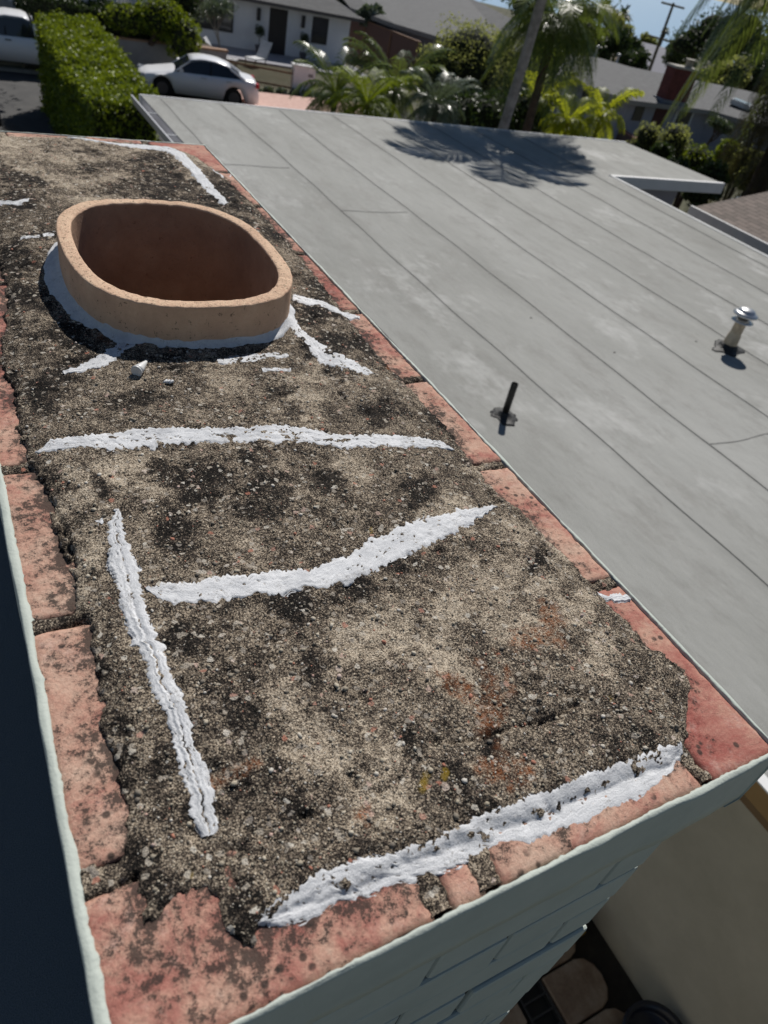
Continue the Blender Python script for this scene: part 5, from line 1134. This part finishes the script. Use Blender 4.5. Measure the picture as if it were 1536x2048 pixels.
# ---- far hillside: pole, palms, trees
p = P(1290, 165, 88); zb = tz(p.x, p.y)
up = empty('utility_pole', (p.x, p.y, zb), 0, 'tall wooden utility pole with two crossarms against the pale blue sea', 'utility pole')
t1 = above(1290, 165, 88, 6); hgt = t1.z - zb; wd = plain('pole_wood', (.14, .12, .08), .9)
MB().tube([(0, 0, 0), (0, 0, hgt)], [.26, .17], 8).build('pole_shaft', wd, up)
dx_ = Vector((math.cos(R_(-46)), math.sin(R_(-46)), 0))
for z_, l in ((hgt - .4, 1.6), (hgt - 4.3, 1.7)):
    a = dx_ * l; MB().tube([(-a.x, -a.y, z_ + .15), (a.x, a.y, z_ + .1)], .12, 6).build('crossarm', wd, up)
def fan_palm(px, py, Y, lab, r_, seed):
    c = P(px, py, Y); b = Vector((c.x, c.y, tz(c.x, c.y))); o = empty('distant_palm', b, 0, lab, 'palm', 'palms on the far hillside')
    MB().tube([(0, 0, 0), (.2, 0, c.z - b.z)], [.3, .2], 7).build('trunk', bark2, o); R3 = px2m(c, r_)
    rr_ = np.random.default_rng(seed); V = []; F = []
    for k in range(70):
        d = rr_.standard_normal(3); d[2] = abs(d[2]) * .7 - .35; d /= np.linalg.norm(d); sd_ = np.cross(d, [0, 0, 1]); sd_ /= np.linalg.norm(sd_) + 1e-6; o0 = np.array([.2, 0, c.z - b.z]); t = R3 * rr_.uniform(.7, 1.15)
        i = len(V); V += [o0, o0 + d * t * .6 + sd_ * t * .13, o0 + d * t + [0, 0, -t * .25], o0 + d * t * .6 - sd_ * t * .13]; F.append((i, i + 1, i + 2, i + 3))
    npmesh('crown', np.array(V), F, Ld, o)
fan_palm(1205, 18, 78, 'leftmost tall palm silhouetted on the far hillside', 20, 1); fan_palm(1222, 24, 84, 'second palm from the left on the far hillside', 18, 2); fan_palm(1244, 30, 80, 'palm closest to the utility pole on the far hillside', 20, 3); fan_palm(1330, 62, 150, 'tiny distant palm right of the utility pole', 9, 4)
def tree(px, py, Y, r_, lab, seed, mt, n=5000, size=.16, sq=.8):
    b, c = at_depth(px, py, Y); R3 = px2m(P(px, py, Y), r_); o = empty('hillside_tree', b, 0, lab, 'tree'); rn2 = random.Random(seed)
    el = [(rn2.uniform(-.6, .6) * R3, rn2.uniform(-.4, .4) * R3, c.z + rn2.uniform(-.5, .3) * R3, R3 * rn2.uniform(.5, .8), R3 * .6, R3 * sq * rn2.uniform(.45, .75)) for _ in range(6)]
    leafcloud('crown', el, n, size, mt, o, seed); blob_core('shade_core', el, o, .6); MB().tube([(0, 0, 0), (0, 0, max(.6, c.z))], [.3, .15], 7).build('trunk', bark2, o)
for i, (px, py, Y, r_, lab, mt) in enumerate([
        (1180, 60, 58, 36, 'dark round tree left of the distant palms', Ld), (1225, 78, 60, 36, 'dark tree under the distant palms', Ld), (1262, 120, 62, 30, 'low dark tree left of the utility pole foot', Ld),
        (1160, 45, 66, 34, 'dark tree showing between the drooping fronds and the sea', Ld), (1245, 62, 76, 28, 'bushy hillside tree just left of the utility pole', Lo),
        (1275, 95, 90, 22, 'small tree at the top of the dirt shoulder', Ld), (1362, 110, 88, 26, 'dark tree right of the hill road', Ld), (1372, 150, 62, 24, 'olive tree right of the low hill road', Lo), (1405, 62, 80, 50, 'broad dark tree behind the shaggy palm', Ld),
        (1420, 165, 56, 30, 'bright green tree behind the ranch house roof', Lg), (1462, 150, 54, 40, 'mid green tree behind the skylight', Lo), (1525, 140, 54, 48, 'dark tree behind the right end of the ranch roof', Ld), (1485, 70, 75, 60, 'large hazy tree high at the right', Ld),
        (1350, 92, 130, 14, 'tiny dark tree at the crest of the hill road', Ld), (1300, 82, 160, 14, 'tiny tree on the crest left of the road', Lo), (1100, 60, 62, 40, 'dark tree behind the brown trunked palm crown', Ld), (1060, 20, 70, 40, 'dark tree above the grey shingle roof', Ld), (690, 12, 52, 22, 'small dark shrub tree left of the long grey roof', Ls), (740, 32, 47, 22, 'flowering dark bush beside the board fence top', Ls)]):
    tree(px, py, Y, r_, lab, 200 + i, mt, 4200, .11 + .0011 * Y)
hs4 = empty('far_house', (70, 84, tz(70, 84)), R_(-40), 'small far house among trees left of the utility pole', 'house')
MB().box(-4, 4, -3, 3, 0, 3.2).build('wall', wp, hs4); MB().add([(-4.5, -3.5, 3.2), (4.5, -3.5, 3.2), (4.5, 3.5, 3.2), (-4.5, 3.5, 3.2), (-3, 0, 4.6), (3, 0, 4.6)], [(0, 1, 5, 4), (1, 2, 5), (2, 3, 4, 5), (3, 0, 4), (3, 2, 1, 0)]).build('roof', shm.m, hs4)
